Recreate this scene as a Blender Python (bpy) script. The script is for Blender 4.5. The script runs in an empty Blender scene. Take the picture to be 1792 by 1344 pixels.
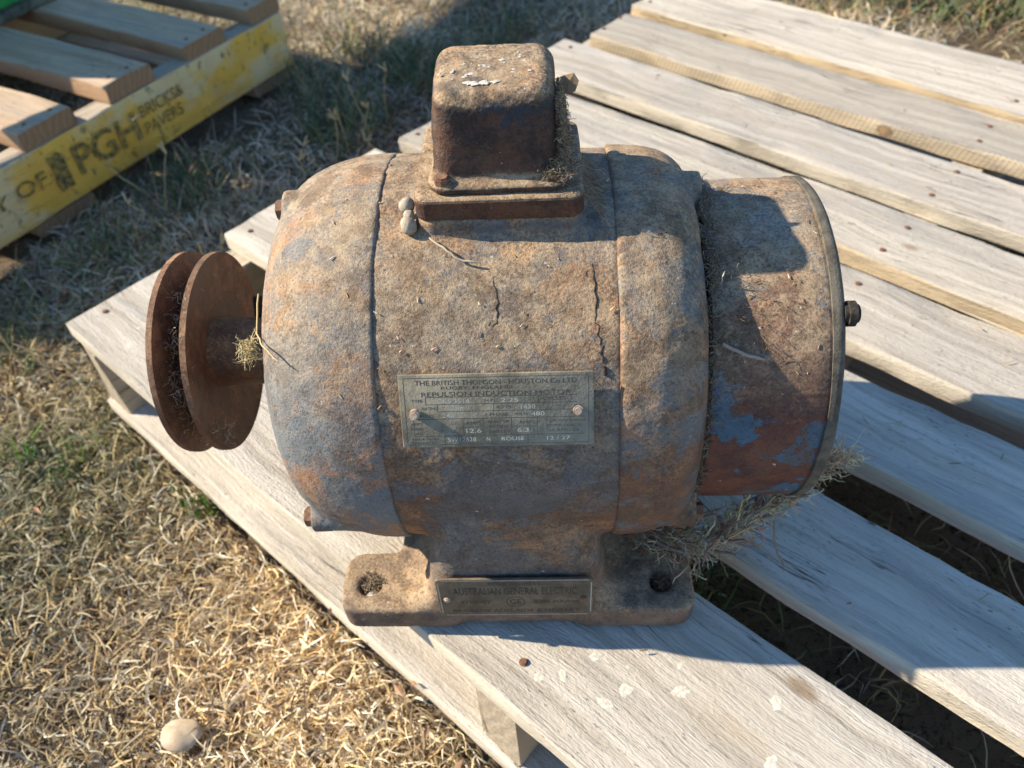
import bpy, bmesh, math, random
import numpy as np
from mathutils import Matrix, Vector, Euler
random.seed(7); rng = np.random.default_rng(7)
sc = bpy.context.scene
COL = sc.collection
# ------------------------------------------------------------------ camera
cam_d = bpy.data.cameras.new('camera'); cam = bpy.data.objects.new('camera', cam_d); COL.objects.link(cam)
R_, U_, F_ = Vector((0.99864578, 0.01562414, -0.04962343)), Vector((0.0229302, 0.72400435, 0.68941418)), Vector((-0.04669909, 0.68961844, -0.72266562))
m = Matrix.Identity(4)
for i in range(3):
    m[i][0], m[i][1], m[i][2] = R_[i], U_[i], -F_[i]
m.translation = Vector((0, -0.3946, 0.5185))
cam.matrix_world = m
cam_d.sensor_width = 36; cam_d.lens = 1410.7 / 1792 * 36
cam_d.clip_start = 0.02; cam_d.clip_end = 800
cam_d.dof.use_dof = True; cam_d.dof.focus_distance = 0.43; cam_d.dof.aperture_fstop = 10.0
sc.camera = cam
# ------------------------------------------------------------------ world, sun, exposure
w = bpy.data.worlds.new('World'); sc.world = w; w.use_nodes = True
nt = w.node_tree
SUNV = Vector((-1.51, 0.215, 1.0)).normalized()
sky = nt.nodes.new('ShaderNodeTexSky'); sky.sky_type = 'NISHITA'; sky.sun_disc = False
sky.sun_elevation = math.asin(SUNV.z); sky.sun_rotation = math.atan2(SUNV.x, SUNV.y)
sky.air_density = 1.2; sky.dust_density = 0.0; sky.ozone_density = 7.0
nt.links.new(sky.outputs[0], nt.nodes['Background'].inputs[0])
nt.nodes['Background'].inputs[1].default_value = 0.115
sd = bpy.data.lights.new('sun', 'SUN'); sd.energy = 5.0; sd.angle = math.radians(0.55); sd.color = (1.0, 0.90, 0.73)
so = bpy.data.objects.new('sun', sd); COL.objects.link(so)
so.rotation_euler = SUNV.to_track_quat('Z', 'Y').to_euler(); so.location = (-3, 1, 3)
sc.view_settings.view_transform = 'Standard'; sc.view_settings.look = 'None'
sc.view_settings.exposure = 1.08; sc.view_settings.gamma = 1; sc.view_settings.use_curve_mapping = False

# ------------------------------------------------------------------ node helpers
H = 0.144
class NT:
    def __init__(s, name, rough=0.9, spec=0.2):
        s.m = bpy.data.materials.new(name); s.m.use_nodes = True
        s.t = s.m.node_tree; s.b = s.t.nodes['Principled BSDF']
        s.b.inputs['Roughness'].default_value = rough
        s.b.inputs['Specular IOR Level'].default_value = spec
        s.tc = s.t.nodes.new('ShaderNodeTexCoord')
        s.obj = s.tc.outputs['Object']
    def n(s, typ, **kw):
        nd = s.t.nodes.new(typ)
        for k, v in kw.items(): setattr(nd, k, v)
        return nd
    def put(s, sock, v):
        if isinstance(v, bpy.types.NodeSocket): s.t.links.new(v, sock)
        elif isinstance(v, (tuple, list)) and len(v) == 3 and sock.type == 'RGBA': sock.default_value = (*v, 1)
        else: sock.default_value = v
    def noise(s, vec, scale, detail=4, rough=0.6, dist=0.0):
        nd = s.n('ShaderNodeTexNoise'); s.put(nd.inputs['Vector'], vec)
        for k, v in (('Scale', scale), ('Detail', detail), ('Roughness', rough), ('Distortion', dist)): nd.inputs[k].default_value = v
        return nd.outputs['Fac']
    def ramp(s, fac, a, b, lo=0.0, hi=1.0):
        nd = s.n('ShaderNodeMapRange', interpolation_type='SMOOTHSTEP'); s.put(nd.inputs[0], fac)
        for i, v in enumerate((a, b, lo, hi)): nd.inputs[i + 1].default_value = v
        return nd.outputs[0]
    def mix(s, f, a, b, mode='MIX'):
        nd = s.n('ShaderNodeMix', data_type='RGBA', blend_type=mode)
        s.put(nd.inputs[0], f); s.put(nd.inputs[6], a); s.put(nd.inputs[7], b)
        return nd.outputs[2]
    def math(s, op, a, b=0.0, clamp=False):
        nd = s.n('ShaderNodeMath', operation=op, use_clamp=clamp); s.put(nd.inputs[0], a); s.put(nd.inputs[1], b)
        return nd.outputs[0]
    def vmul(s, vec, v, add=None):
        nd = s.n('ShaderNodeMapping'); s.put(nd.inputs['Vector'], vec); nd.inputs['Scale'].default_value = v
        if add is not None: s.put(nd.inputs['Location'], add)
        return nd.outputs[0]
    def sep(s, vec):
        nd = s.n('ShaderNodeSeparateXYZ'); s.put(nd.inputs[0], vec); return nd.outputs
    def bump(s, h, strength, dist, prev=None):
        nd = s.n('ShaderNodeBump'); s.put(nd.inputs['Height'], h)
        nd.inputs['Strength'].default_value = strength; nd.inputs['Distance'].default_value = dist
        if prev is not None: s.put(nd.inputs['Normal'], prev)
        return nd.outputs[0]
    def done(s, col, normal=None, rough=None):
        s.put(s.b.inputs['Base Color'], col)
        if normal is not None: s.put(s.b.inputs['Normal'], normal)
        if rough is not None: s.put(s.b.inputs['Roughness'], rough)
        return s.m

def cast_mat(name, paint=(0.105, 0.15, 0.185), rust=0.45, orange=0.4, dust=0.7, base_dark=(0.10, 0.06, 0.042), maroon=(0.17, 0.07, 0.04), grit=1.0, seed=0.0, side=0.08, bare=0.0, top=0.85, streaks=0.5, crisp=0.02, lowrust=0.0):
    a = NT(name, 0.82, 0.25)
    P = a.vmul(a.obj, (1, 1, 1), (seed, seed * 0.7, seed * 1.3))
    xyz = a.sep(a.obj)
    ang = a.math('ARCTAN2', a.math('SUBTRACT', xyz[2], H), xyz[1])
    cy = a.n('ShaderNodeCombineXYZ'); a.put(cy.inputs[0], a.math('MULTIPLY', xyz[0], 62.0)); a.put(cy.inputs[1], a.math('MULTIPLY', ang, 1.5)); cy.inputs[2].default_value = seed
    st = a.noise(cy.outputs[0], 1.0, 7, 0.68, 0.5)
    big = a.noise(P, 14, 9, 0.68, 0.5); med = a.noise(P, 48, 8, 0.7, 0.3); fine = a.noise(P, 600, 4, 0.7); gran = a.noise(P, 1100, 2, 0.6)
    pt = a.mix(a.noise(P, 38, 6, 0.65), tuple(c * 0.62 for c in paint), tuple(c * 1.35 for c in paint))
    rc = a.mix(a.ramp(a.noise(P, 55, 6, 0.75), 0.36, 0.62), base_dark, maroon)
    f_r = a.ramp(a.math('ADD', a.math('MULTIPLY', big, 0.72), a.math('MULTIPLY', med, 0.28)), 0.60 - 0.2 * rust, 0.60 - 0.2 * rust + crisp)
    col = a.mix(f_r, pt, rc)
    og = a.ramp(a.math('ADD', a.math('MULTIPLY', a.noise(P, 15, 10, 0.76, 0.6), 0.78), a.math('MULTIPLY', fine, 0.22)), 0.60 - 0.17 * orange, 0.70 - 0.17 * orange)
    col = a.mix(a.math('MULTIPLY', og, 0.8), col, a.mix(med, (0.30, 0.12, 0.05), (0.50, 0.24, 0.10)))
    col = a.mix(a.math('MULTIPLY', a.ramp(st, 0.54, 0.66), 0.75 * streaks, True), col, (0.22, 0.125, 0.075))
    col = a.mix(a.math('MULTIPLY', a.ramp(st, 0.45, 0.34), 0.85 * streaks, True), col, (0.045, 0.035, 0.032))
    if lowrust:
        lz = a.ramp(a.math('ADD', xyz[2], a.math('MULTIPLY', big, 0.05)), 0.125, 0.045, 0.0, lowrust)
        col = a.mix(lz, col, a.mix(a.ramp(med, 0.35, 0.65), (0.075, 0.048, 0.040), (0.20, 0.115, 0.075)))
    # dust that has settled where the casting faces up
    geo = a.n('ShaderNodeNewGeometry'); nz = a.sep(geo.outputs['Normal'])[2]
    up = a.ramp(nz, bare, top, side, 1.25)
    dn = a.ramp(a.math('ADD', a.math('MULTIPLY', med, 0.55), a.math('MULTIPLY', fine, 0.45)), 0.36, 0.58, 0.35, 1.0)
    df = a.math('MULTIPLY', a.math('MULTIPLY', up, dn), dust, True)
    dcol = a.mix(a.ramp(a.noise(P, 110, 5, 0.7), 0.35, 0.65), (0.27, 0.185, 0.105), (0.44, 0.32, 0.195))
    under = col
    col = a.mix(a.math('MULTIPLY', df, 0.86), col, dcol)
    rub = a.ramp(a.noise(P, 19, 10, 0.78, 0.7), 0.515, 0.575)
    col = a.mix(a.math('MULTIPLY', rub, 0.5), col, under)
    brown = a.ramp(a.noise(P, 24, 9, 0.78, 0.7), 0.52, 0.58, 0, 0.55)
    col = a.mix(brown, col, (0.11, 0.07, 0.045))
    ov = a.ramp(a.math('ADD', a.math('MULTIPLY', a.noise(P, 26, 10, 0.8, 0.5), 0.75), a.math('MULTIPLY', fine, 0.25)), 0.52, 0.61, 0, 0.55)
    col = a.mix(a.math('MULTIPLY', ov, up, True), col, (0.47, 0.27, 0.13))
    lite = a.ramp(gran, 0.60, 0.74, 0.0, 0.25)
    col = a.mix(a.math('MULTIPLY', lite, a.ramp(up, 0.1, 0.9, 0.35, 1.0)), col, (0.62, 0.52, 0.40))
    dark = a.ramp(a.math('ADD', a.math('MULTIPLY', gran, 0.5), a.math('MULTIPLY', fine, 0.5)), 0.34, 0.45, 0.65, 0.0)
    col = a.mix(dark, col, tuple(c * 0.3 for c in base_dark))
    mm = a.ramp(fine, 0.36, 0.62, 0.90, 1.06); mc = a.n('ShaderNodeCombineColor')
    for i in range(3): a.put(mc.inputs[i], mm)
    col = a.mix(1.0, col, mc.outputs[0], 'MULTIPLY')
    speck = a.ramp(a.noise(P, 260, 2, 0.5), 0.75, 0.77)
    col = a.mix(a.math('MULTIPLY', speck, 0.6), col, (0.66, 0.62, 0.55))
    nb = a.bump(a.math('ADD', a.math('MULTIPLY', fine, 0.7), a.math('MULTIPLY', gran, 0.4)), min(1, 0.7 * grit), 0.0011 * grit)
    nb = a.bump(f_r, 0.5, 0.0005, nb)
    nb = a.bump(a.ramp(a.noise(P, 90, 7, 0.75), 0.40, 0.60), 0.25 * grit, 0.0005, nb)
    return a.done(col, nb, a.ramp(df, 0, 0.6, 0.60, 0.95))

def wood_mat(name, c1, c2, side, stain=(0.22, 0.17, 0.12), grey=0.5, paint=None, dots=False):
    a = NT(name, 0.9, 0.15)
    oi = a.n('ShaderNodeObjectInfo')
    rnd = oi.outputs['Random']
    cb = a.n('ShaderNodeCombineXYZ'); 
    a.put(cb.inputs[0], a.math('MULTIPLY', rnd, 37.0)); a.put(cb.inputs[1], a.math('MULTIPLY', rnd, 11.3)); a.put(cb.inputs[2], a.math('MULTIPLY', rnd, 5.1))
    add = a.n('ShaderNodeVectorMath', operation='ADD'); a.put(add.inputs[0], a.obj); a.put(add.inputs[1], cb.outputs[0])
    P = add.outputs[0]
    warp = a.noise(P, 7, 3, 0.5)
    wv = a.n('ShaderNodeVectorMath', operation='MULTIPLY_ADD'); 
    cw = a.n('ShaderNodeCombineXYZ'); a.put(cw.inputs[1], warp)
    a.put(wv.inputs[0], cw.outputs[0]); wv.inputs[1].default_value = (0, 0.035, 0); a.put(wv.inputs[2], P)
    G = a.vmul(wv.outputs[0], (1.6, 42, 42))
    grain = a.noise(G, 2.2, 6, 0.62, 0.3)
    fg = a.noise(a.vmul(wv.outputs[0], (14, 230, 230)), 2.0, 4, 0.7)
    fuzz = a.noise(a.vmul(P, (240, 700, 700)), 1.0, 3, 0.7)
    blot = a.noise(a.vmul(P, (5, 22, 22)), 1.0, 5, 0.6, 0.4)
    col = a.mix(a.ramp(grain, 0.30, 0.70), c1, c2)
    col = a.mix(a.ramp(blot, 0.56, 0.76, 0, 0.55), col, stain)
    col = a.mix(a.ramp(fg, 0.44, 0.30, 0, 0.6), col, tuple(c * 0.5 for c in c1))
    br = a.n('ShaderNodeCombineColor'); rb = a.ramp(rnd, 0.0, 1.0, 0.80, 1.06)
    for i in range(3): a.put(br.inputs[i], a.math('MULTIPLY', rb, (1.0, 0.99, 0.985)[i]))
    col = a.mix(1.0, col, br.outputs[0], 'MULTIPLY')
    wz = a.ramp(a.noise(a.vmul(P, (3, 30, 30)), 1.0, 7, 0.7, 0.6), 0.50, 0.68, 0, 0.65)
    col = a.mix(wz, col, (0.30, 0.275, 0.245))
    mould = a.math('MULTIPLY', a.ramp(a.noise(a.vmul(P, (150, 420, 420)), 1.0, 3, 0.6), 0.60, 0.70), a.ramp(a.noise(P, 12, 4), 0.42, 0.62, 0.15, 0.9))
    col = a.mix(mould, col, (0.16, 0.14, 0.12))
    # cut faces of the board keep more of the fresh timber colour
    nz = a.sep(a.tc.outputs['Normal'])
    sf = a.ramp(a.math('ABSOLUTE', nz[2]), 0.45, 0.8, 1.0, 0.0)
    scol = a.mix(a.ramp(grain, 0.35, 0.65), side, tuple(c * 0.78 for c in side))
    col = a.mix(a.math('MULTIPLY', sf, a.ramp(rnd, 0.0, 1.0, 0.45, 0.95)), col, scol)
    # end grain
    ef = a.ramp(a.math('ABSOLUTE', nz[0]), 0.6, 0.9)
    rings = a.n('ShaderNodeTexWave', wave_type='RINGS', rings_direction='X'); a.put(rings.inputs['Vector'], a.vmul(P, (0, 60, 60))); rings.inputs['Scale'].default_value = 0.5; rings.inputs['Distortion'].default_value = 9; rings.inputs['Detail'].default_value = 4
    col = a.mix(a.math('MULTIPLY', ef, 0.8), col, a.mix(a.math('MULTIPLY', rings.outputs['Fac'], 0.6), tuple(c * 0.85 for c in side), tuple(c * 0.5 for c in side)))
    if dots:
        ob = a.sep(a.obj)
        dd = a.math('MULTIPLY', a.math('SINE', a.math('MULTIPLY', a.math('ADD', ob[0], a.math('MULTIPLY', ob[2], 0.6)), 1000.0)), a.math('SINE', a.math('MULTIPLY', ob[2], 900.0)))
        col = a.mix(a.math('MULTIPLY', a.math('MULTIPLY', sf, a.ramp(dd, 0.35, 0.6)), 0.6), col, (0.16, 0.10, 0.05))
        kx = a.math('POWER', a.math('MULTIPLY', a.math('ADD', ob[0], 0.117), 78.0), 2.0); kz = a.math('POWER', a.math('MULTIPLY', ob[2], 115.0), 2.0)
        kr = a.math('ADD', a.math('ADD', kx, kz), a.math('MULTIPLY', a.noise(P, 90, 3), 0.8))
        col = a.mix(a.math('MULTIPLY', sf, a.ramp(kr, 0.7, 1.5, 0.75, 0.0)), col, a.mix(a.ramp(kr, 0.2, 0.9), (0.34, 0.20, 0.09), (0.16, 0.09, 0.04)))
    # thin drying cracks along the grain
    cr = a.noise(a.vmul(wv.outputs[0], (2.6, 95, 95)), 1.0, 2, 0.4)
    crack = a.math('MULTIPLY', a.ramp(a.math('ABSOLUTE', a.math('SUBTRACT', cr, 0.5)), 0.002, 0.007, 1.0, 0.0), a.ramp(a.noise(P, 6, 2), 0.54, 0.64))
    crack = a.math('MULTIPLY', crack, a.math('SUBTRACT', 1.0, ef))
    col = a.mix(a.math('MULTIPLY', crack, 0.75), col, (0.06, 0.045, 0.03))
    # knots
    vo = a.n('ShaderNodeTexVoronoi', feature='F1'); a.put(vo.inputs['Vector'], a.vmul(P, (4.5, 9, 0.1))); vo.inputs['Scale'].default_value = 1
    kn = a.ramp(a.math('ADD', vo.outputs['Distance'], a.math('MULTIPLY', blot, 0.03)), 0.045, 0.085, 0.7, 0.0)
    col = a.mix(kn, col, (0.20, 0.12, 0.06))
    # dirt
    col = a.mix(a.ramp(a.noise(P, 55, 5, 0.7), 0.60, 0.78, 0, 0.5), col, tuple(c * 0.55 for c in stain))
    if paint is not None:
        oz = a.sep(a.obj)
        onf = a.ramp(a.math('MULTIPLY', nz[1], -1), 0.5, 0.8)
        wear = a.ramp(a.math('ADD', a.math('MULTIPLY', a.noise(a.vmul(P, (9, 20, 20)), 1, 8, 0.7, 0.5), 0.7), a.math('MULTIPLY', fg, 0.3)), 0.57, 0.66, 1.0, 0.25)
        pc = a.mix(a.noise(P, 30, 6, 0.7), paint, tuple(c * 0.66 for c in paint))
        pc = a.mix(a.ramp(a.noise(a.vmul(P, (8, 14, 14)), 1, 5, 0.6), 0.42, 0.58, 0, 0.85), pc, (0.68, 0.54, 0.29))
        scr = a.ramp(a.noise(a.vmul(P, (60, 30, 30)), 1, 6, 0.8), 0.56, 0.63, 0, 0.8)
        pc = a.mix(scr, pc, (0.16, 0.12, 0.05))
        col = a.mix(a.math('MULTIPLY', onf, wear), col, pc)
    nb = a.bump(a.math('ADD', fg, a.math('MULTIPLY', fuzz, 0.9)), 0.85, 0.0016)
    nb = a.bump(grain, 0.6, 0.003, nb)
    nb = a.bump(crack, 0.9, -0.0015, nb)
    return a.done(col, nb)

def plain_mat(name, c1, c2, scale=60, rough=0.8, bump=0.4, dist=0.001, metallic=0.0, spec=0.3):
    a = NT(name, rough, spec)
    n1 = a.noise(a.obj, scale, 6, 0.65, 0.3); n2 = a.noise(a.obj, scale * 9, 3)
    col = a.mix(a.ramp(n1, 0.35, 0.65), c1, c2)
    a.b.inputs['Metallic'].default_value = metallic
    return a.done(col, a.bump(a.math('ADD', n1, n2), bump, dist))

def attr_mat(name, rough=0.75, trans=0.25):
    a = NT(name, rough, 0.3)
    at = a.n('ShaderNodeAttribute', attribute_name='tint')
    a.put(a.b.inputs['Base Color'], at.outputs['Color'])
    tr = a.n('ShaderNodeBsdfTranslucent'); a.put(tr.inputs['Color'], at.outputs['Color'])
    mx = a.n('ShaderNodeMixShader'); mx.inputs[0].default_value = trans
    a.t.links.new(a.b.outputs[0], mx.inputs[1]); a.t.links.new(tr.outputs[0], mx.inputs[2])
    a.t.links.new(mx.outputs[0], a.t.nodes['Material Output'].inputs[0])
    return a.m

M = {}
M['body'] = cast_mat('rusty_painted_casting', paint=(0.084, 0.090, 0.100), rust=0.36, orange=0.42, dust=0.85, bare=-0.25, top=0.75, side=0.16, streaks=0.45, lowrust=0.8)
M['bell'] = cast_mat('rusty_bell_casting', paint=(0.145, 0.160, 0.166), rust=0.10, orange=0.56, dust=0.85, bare=0.20, top=0.95, side=0.16, streaks=0.25, seed=3.1, base_dark=(0.07, 0.05, 0.045))
M['bell2'] = cast_mat('rusty_fan_end_casting', paint=(0.115, 0.123, 0.128), rust=0.50, orange=0.52, dust=0.85, bare=0.0, top=0.85, side=0.10, streaks=0.9, seed=1.7, maroon=(0.20, 0.085, 0.045))
M['cover'] = cast_mat('peeling_blue_paint', paint=(0.060, 0.112, 0.155), rust=0.50, orange=0.28, dust=0.92, bare=0.25, top=0.82, side=0.0, streaks=0.10, base_dark=(0.075, 0.032, 0.028), maroon=(0.16, 0.06, 0.035), seed=5.2, grit=0.8, crisp=0.008)
M['box'] = cast_mat('brown_crusted_iron', paint=(0.040, 0.042, 0.048), rust=0.6, orange=0.16, dust=0.95, side=0.0, bare=0.12, top=0.75, streaks=0.1, base_dark=(0.035, 0.026, 0.022), maroon=(0.11, 0.055, 0.035), seed=8.0)
M['flange'] = cast_mat('brown_rusted_flange', paint=(0.06, 0.045, 0.04), rust=0.9, orange=0.3, dust=1.0, side=0.0, bare=0.2, top=0.7, streaks=0.1, base_dark=(0.05, 0.028, 0.020), maroon=(0.13, 0.055, 0.03), seed=2.2)
M['pulley'] = cast_mat('bare_rusted_steel', paint=(0.13, 0.06, 0.03), rust=0.6, orange=0.12, dust=0.35, side=0.10, bare=-0.2, top=1.0, streaks=0.0, base_dark=(0.10, 0.040, 0.022), maroon=(0.23, 0.095, 0.042), seed=4.0, grit=0.5)
M['rim'] = plain_mat('dusty_cover_rim', (0.07, 0.06, 0.045), (0.15, 0.125, 0.09), 80, 0.9, 0.6, 0.0008)
M['bolt'] = plain_mat('rusty_bolt_steel', (0.14, 0.07, 0.04), (0.26, 0.14, 0.08), 200, 0.8, 0.6, 0.0006)
M['dark'] = plain_mat('black_groove_dirt', (0.02, 0.017, 0.014), (0.07, 0.055, 0.04), 300, 1.0, 0.8, 0.001)
M['plate'] = plain_mat('tarnished_nickel_plate', (0.15, 0.13, 0.09), (0.29, 0.25, 0.175), 70, 0.7, 0.5, 0.0005, 0.0, 0.25)
M['plate2'] = plain_mat('tarnished_brass_plate', (0.095, 0.070, 0.046), (0.175, 0.13, 0.082), 80, 0.7, 0.5, 0.0005, 0.0, 0.3)
M['letter_dark'] = plain_mat('engraved_dark_lettering', (0.045, 0.042, 0.032), (0.09, 0.082, 0.06), 200, 0.7, 0.2, 0.0003)
M['letter_pale'] = plain_mat('stamped_bright_lettering', (0.34, 0.34, 0.29), (0.46, 0.45, 0.38), 200, 0.5, 0.2, 0.0003)
M['letter_brass'] = plain_mat('cast_dark_brass_lettering', (0.028, 0.023, 0.017), (0.065, 0.052, 0.035), 200, 0.7, 0.2, 0.0003)
M['rivet'] = plain_mat('tan_crusted_rivet', (0.33, 0.24, 0.17), (0.46, 0.36, 0.27), 300, 0.8, 0.5, 0.0005)
M['mud'] = plain_mat('pale_dried_mud', (0.33, 0.265, 0.185), (0.48, 0.40, 0.30), 250, 0.95, 0.7, 0.0008)
M['wood'] = wood_mat('weathered_grey_pine', (0.42, 0.365, 0.29), (0.60, 0.54, 0.45), (0.66, 0.57, 0.43), stain=(0.42, 0.33, 0.23))
M['wood_gold'] = wood_mat('fresh_sided_pine', (0.41, 0.355, 0.28), (0.57, 0.51, 0.415), (0.56, 0.42, 0.25), stain=(0.42, 0.33, 0.23))
M['wood_dots'] = wood_mat('incised_pine', (0.40, 0.345, 0.27), (0.55, 0.49, 0.395), (0.62, 0.47, 0.28), stain=(0.42, 0.33, 0.23), dots=True)
M['stringer'] = wood_mat('weathered_pine_bearer', (0.44, 0.37, 0.28), (0.62, 0.54, 0.43), (0.52, 0.42, 0.30), stain=(0.32, 0.22, 0.13))
M['wood2'] = wood_mat('brown_grey_pine', (0.44, 0.31, 0.20), (0.60, 0.45, 0.31), (0.42, 0.25, 0.13), stain=(0.27, 0.21, 0.16))
M['yellow'] = wood_mat('yellow_painted_bearer', (0.44, 0.37, 0.28), (0.60, 0.50, 0.38), (0.45, 0.34, 0.2), paint=(0.92, 0.53, 0.09))
M['nail'] = plain_mat('rusty_nail_head', (0.12, 0.06, 0.035), (0.24, 0.12, 0.07), 400, 0.8, 0.6, 0.0006)
M['dropping'] = plain_mat('dried_white_dropping', (0.50, 0.44, 0.34), (0.76, 0.71, 0.60), 320, 0.95, 0.8, 0.0008)
M['stencil'] = plain_mat('worn_black_stencil', (0.05, 0.045, 0.03), (0.40, 0.27, 0.06), 130, 0.9, 0.2, 0.0003)
M['grass'] = attr_mat('dry_grass_blades', trans=0.35)
M['fiber'] = attr_mat('straw_and_web_fibres', 0.9, 0.15)
M['moss'] = plain_mat('mossy_grey_iron', (0.05, 0.055, 0.04), (0.17, 0.165, 0.13), 25, 0.95, 1.0, 0.006)
M['green'] = plain_mat('green_machine_paint', (0.02, 0.22, 0.05), (0.03, 0.30, 0.07), 20, 0.5, 0.2, 0.001)
M['stone'] = plain_mat('pale_tan_stone', (0.38, 0.28, 0.18), (0.52, 0.40, 0.27), 90, 0.9, 0.3, 0.001)
M['leaf'] = plain_mat('dry_brown_leaf', (0.20, 0.12, 0.06), (0.34, 0.23, 0.13), 120, 0.9, 0.4, 0.0006)

def ground_mat():
    a = NT('dry_soil_and_thatch', 1.0, 0.05)
    P = a.obj
    n = a.noise(P, 9, 8, 0.7, 0.4); f = a.noise(P, 160, 6, 0.75, 0.8); g = a.noise(a.vmul(P, (90, 300, 100)), 1, 5, 0.7, 2.0)
    col = a.mix(a.ramp(n, 0.35, 0.65), (0.20, 0.15, 0.10), (0.32, 0.24, 0.16))
    col = a.mix(a.ramp(g, 0.50, 0.68, 0, 0.8), col, (0.36, 0.27, 0.15))
    col = a.mix(a.ramp(f, 0.50, 0.36, 0, 0.8), col, (0.03, 0.022, 0.016))
    return a.done(col, a.bump(a.math('ADD', f, g), 1.0, 0.008))
M['ground'] = ground_mat()

# ------------------------------------------------------------------ object helpers
def link(o, parent=None, mat=None):
    COL.objects.link(o)
    if parent is not None: o.parent = parent
    if mat is not None and o.type == 'MESH' and not o.data.materials: o.data.materials.append(mat)
    return o
def tag(o, label=None, cat=None, group=None, kind=None):
    if label: o['label'] = label
    if cat: o['category'] = cat
    if group: o['group'] = group
    if kind: o['kind'] = kind
    return o
def thing(name, label, cat, loc=(0, 0, 0), rz=0.0, group=None):
    o = bpy.data.objects.new(name, None); o.empty_display_size = 0.05
    o.location = loc; o.rotation_euler = (0, 0, rz); COL.objects.link(o)
    return tag(o, label, cat, group)
def mesh_np(name, V, Fc, smooth=True):
    me = bpy.data.meshes.new(name)
    me.from_pydata([tuple(v) for v in V], [], Fc); me.validate(); me.update()
    if smooth: me.polygons.foreach_set('use_smooth', [True] * len(me.polygons))
    return me
def from_bm(name, bm, smooth=False):
    me = bpy.data.meshes.new(name); bmesh.ops.recalc_face_normals(bm, faces=bm.faces); bm.to_mesh(me); bm.free()
    if smooth: me.polygons.foreach_set('use_smooth', [True] * len(me.polygons))
    return me
def evaluated(me, mods):
    o = bpy.data.objects.new('temp', me); COL.objects.link(o)
    for t, kw in mods:
        md = o.modifiers.new(t, t)
        for k, v in kw.items(): setattr(md, k, v)
    dg = bpy.context.evaluated_depsgraph_get()
    r = bpy.data.meshes.new_from_object(o.evaluated_get(dg))
    bpy.data.objects.remove(o)
    return r
def lumpy(me, amp, freq, seed=0):
    n = len(me.vertices); co = np.empty(n * 3); me.vertices.foreach_get('co', co); co = co.reshape(-1, 3)
    no = np.empty(n * 3); me.vertices.foreach_get('normal', no); no = no.reshape(-1, 3)
    h = vnoise(co * freq, seed) + 0.5 * vnoise(co * freq * 2.3, seed + 5)
    me.vertices.foreach_set('co', (co + no * (h * amp)[:, None]).ravel()); me.update()
    return me
def vnoise(P, seed=0):
    r = np.random.default_rng(seed + 100); out = np.zeros(len(P))
    for k in range(7):
        d = r.normal(size=3); d /= np.linalg.norm(d)
        out += np.sin(P @ d * r.uniform(0.7, 1.6) + r.uniform(0, 6.28) + 1.3 * np.sin(P @ r.normal(size=3) * 0.7 + r.uniform(0, 6)))
    return out / 4.0
H = 0.144
def revolve(name, prof, seg=128, cy=0.0, cz=H, closed=False):
    V = []; Fc = []
    for x, r in prof:
        for k in range(seg):
            t = 2 * math.pi * k / seg
            V.append((x, cy + r * math.cos(t), cz + r * math.sin(t)))
    for i in range(len(prof) - 1 + (1 if closed else 0)):
        j = (i + 1) % len(prof)
        for k in range(seg):
            k2 = (k + 1) % seg
            Fc.append((i * seg + k, i * seg + k2, j * seg + k2, j * seg + k))
    if not closed:
        Fc.append(tuple(range(seg))[::-1]); Fc.append(tuple((len(prof) - 1) * seg + k for k in range(seg)))
    me = mesh_np(name, V, Fc)
    bm = bmesh.new(); bm.from_mesh(me); bmesh.ops.recalc_face_normals(bm, faces=bm.faces); bm.to_mesh(me); bm.free()
    return me
def join_meshes(name, mes):
    bm = bmesh.new()
    for me in mes: bm.from_mesh(me)
    return from_bm(name, bm)
def prism(pts, axis, a, b):
    """closed prism of a 2D outline; axis 'z': pts are x,y; axis 'y': pts are x,z"""
    V = []
    for c in (a, b):
        for p in pts: V.append((p[0], p[1], c) if axis == 'z' else (p[0], c, p[1]))
    n = len(pts); Fc = [tuple(range(n)), tuple(range(2 * n - 1, n - 1, -1))] + [(i, (i + 1) % n, n + (i + 1) % n, n + i) for i in range(n)]
    bm = bmesh.new(); vs = [bm.verts.new(v) for v in V]
    for f in Fc: bm.faces.new([vs[i] for i in f])
    return from_bm('prism', bm)
def rrect(x0, x1, y0, y1, r, n=6):
    P = []
    for cx, cy, s in ((x1 - r, y1 - r, 0), (x0 + r, y1 - r, 90), (x0 + r, y0 + r, 180), (x1 - r, y0 + r, 270)):
        for k in range(n + 1):
            t = math.radians(s + 90 * k / n); P.append((cx + r * math.cos(t), cy + r * math.sin(t)))
    return P
def cyl(c, ax, r, h, seg=16, bevel=0.0, r2=None):
    bm = bmesh.new()
    bmesh.ops.create_cone(bm, cap_ends=True, segments=seg, radius1=r, radius2=r if r2 is None else r2, depth=h)
    if bevel: bmesh.ops.bevel(bm, geom=[e for e in bm.edges if len(e.link_faces) == 2 and any(len(f.verts) > 4 for f in e.link_faces)], offset=bevel, segments=2, affect='EDGES')
    q = Vector(ax).to_track_quat('Z', 'Y').to_matrix().to_4x4(); bmesh.ops.transform(bm, matrix=Matrix.Translation(c) @ q, verts=bm.verts)
    return from_bm('cyl', bm, False)
def put(name, me, mat, parent, off=True, label=None):
    """meshes are built in scene coordinates; direct children are shifted back by the thing's base"""
    me.name = name; o = bpy.data.objects.new(name, me); link(o, parent, mat)
    if parent is not None and off: o.location = -Vector(parent.location)
    if label: o['label'] = label
    return o
def shade(me, ang=40):
    me.polygons.foreach_set('use_smooth', [True] * len(me.polygons))
    bm = bmesh.new(); bm.from_mesh(me)
    for e in bm.edges:
        if len(e.link_faces) == 2 and e.calc_face_angle(0) > math.radians(ang): e.smooth = False
    bm.to_mesh(me); bm.free(); return me
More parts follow.
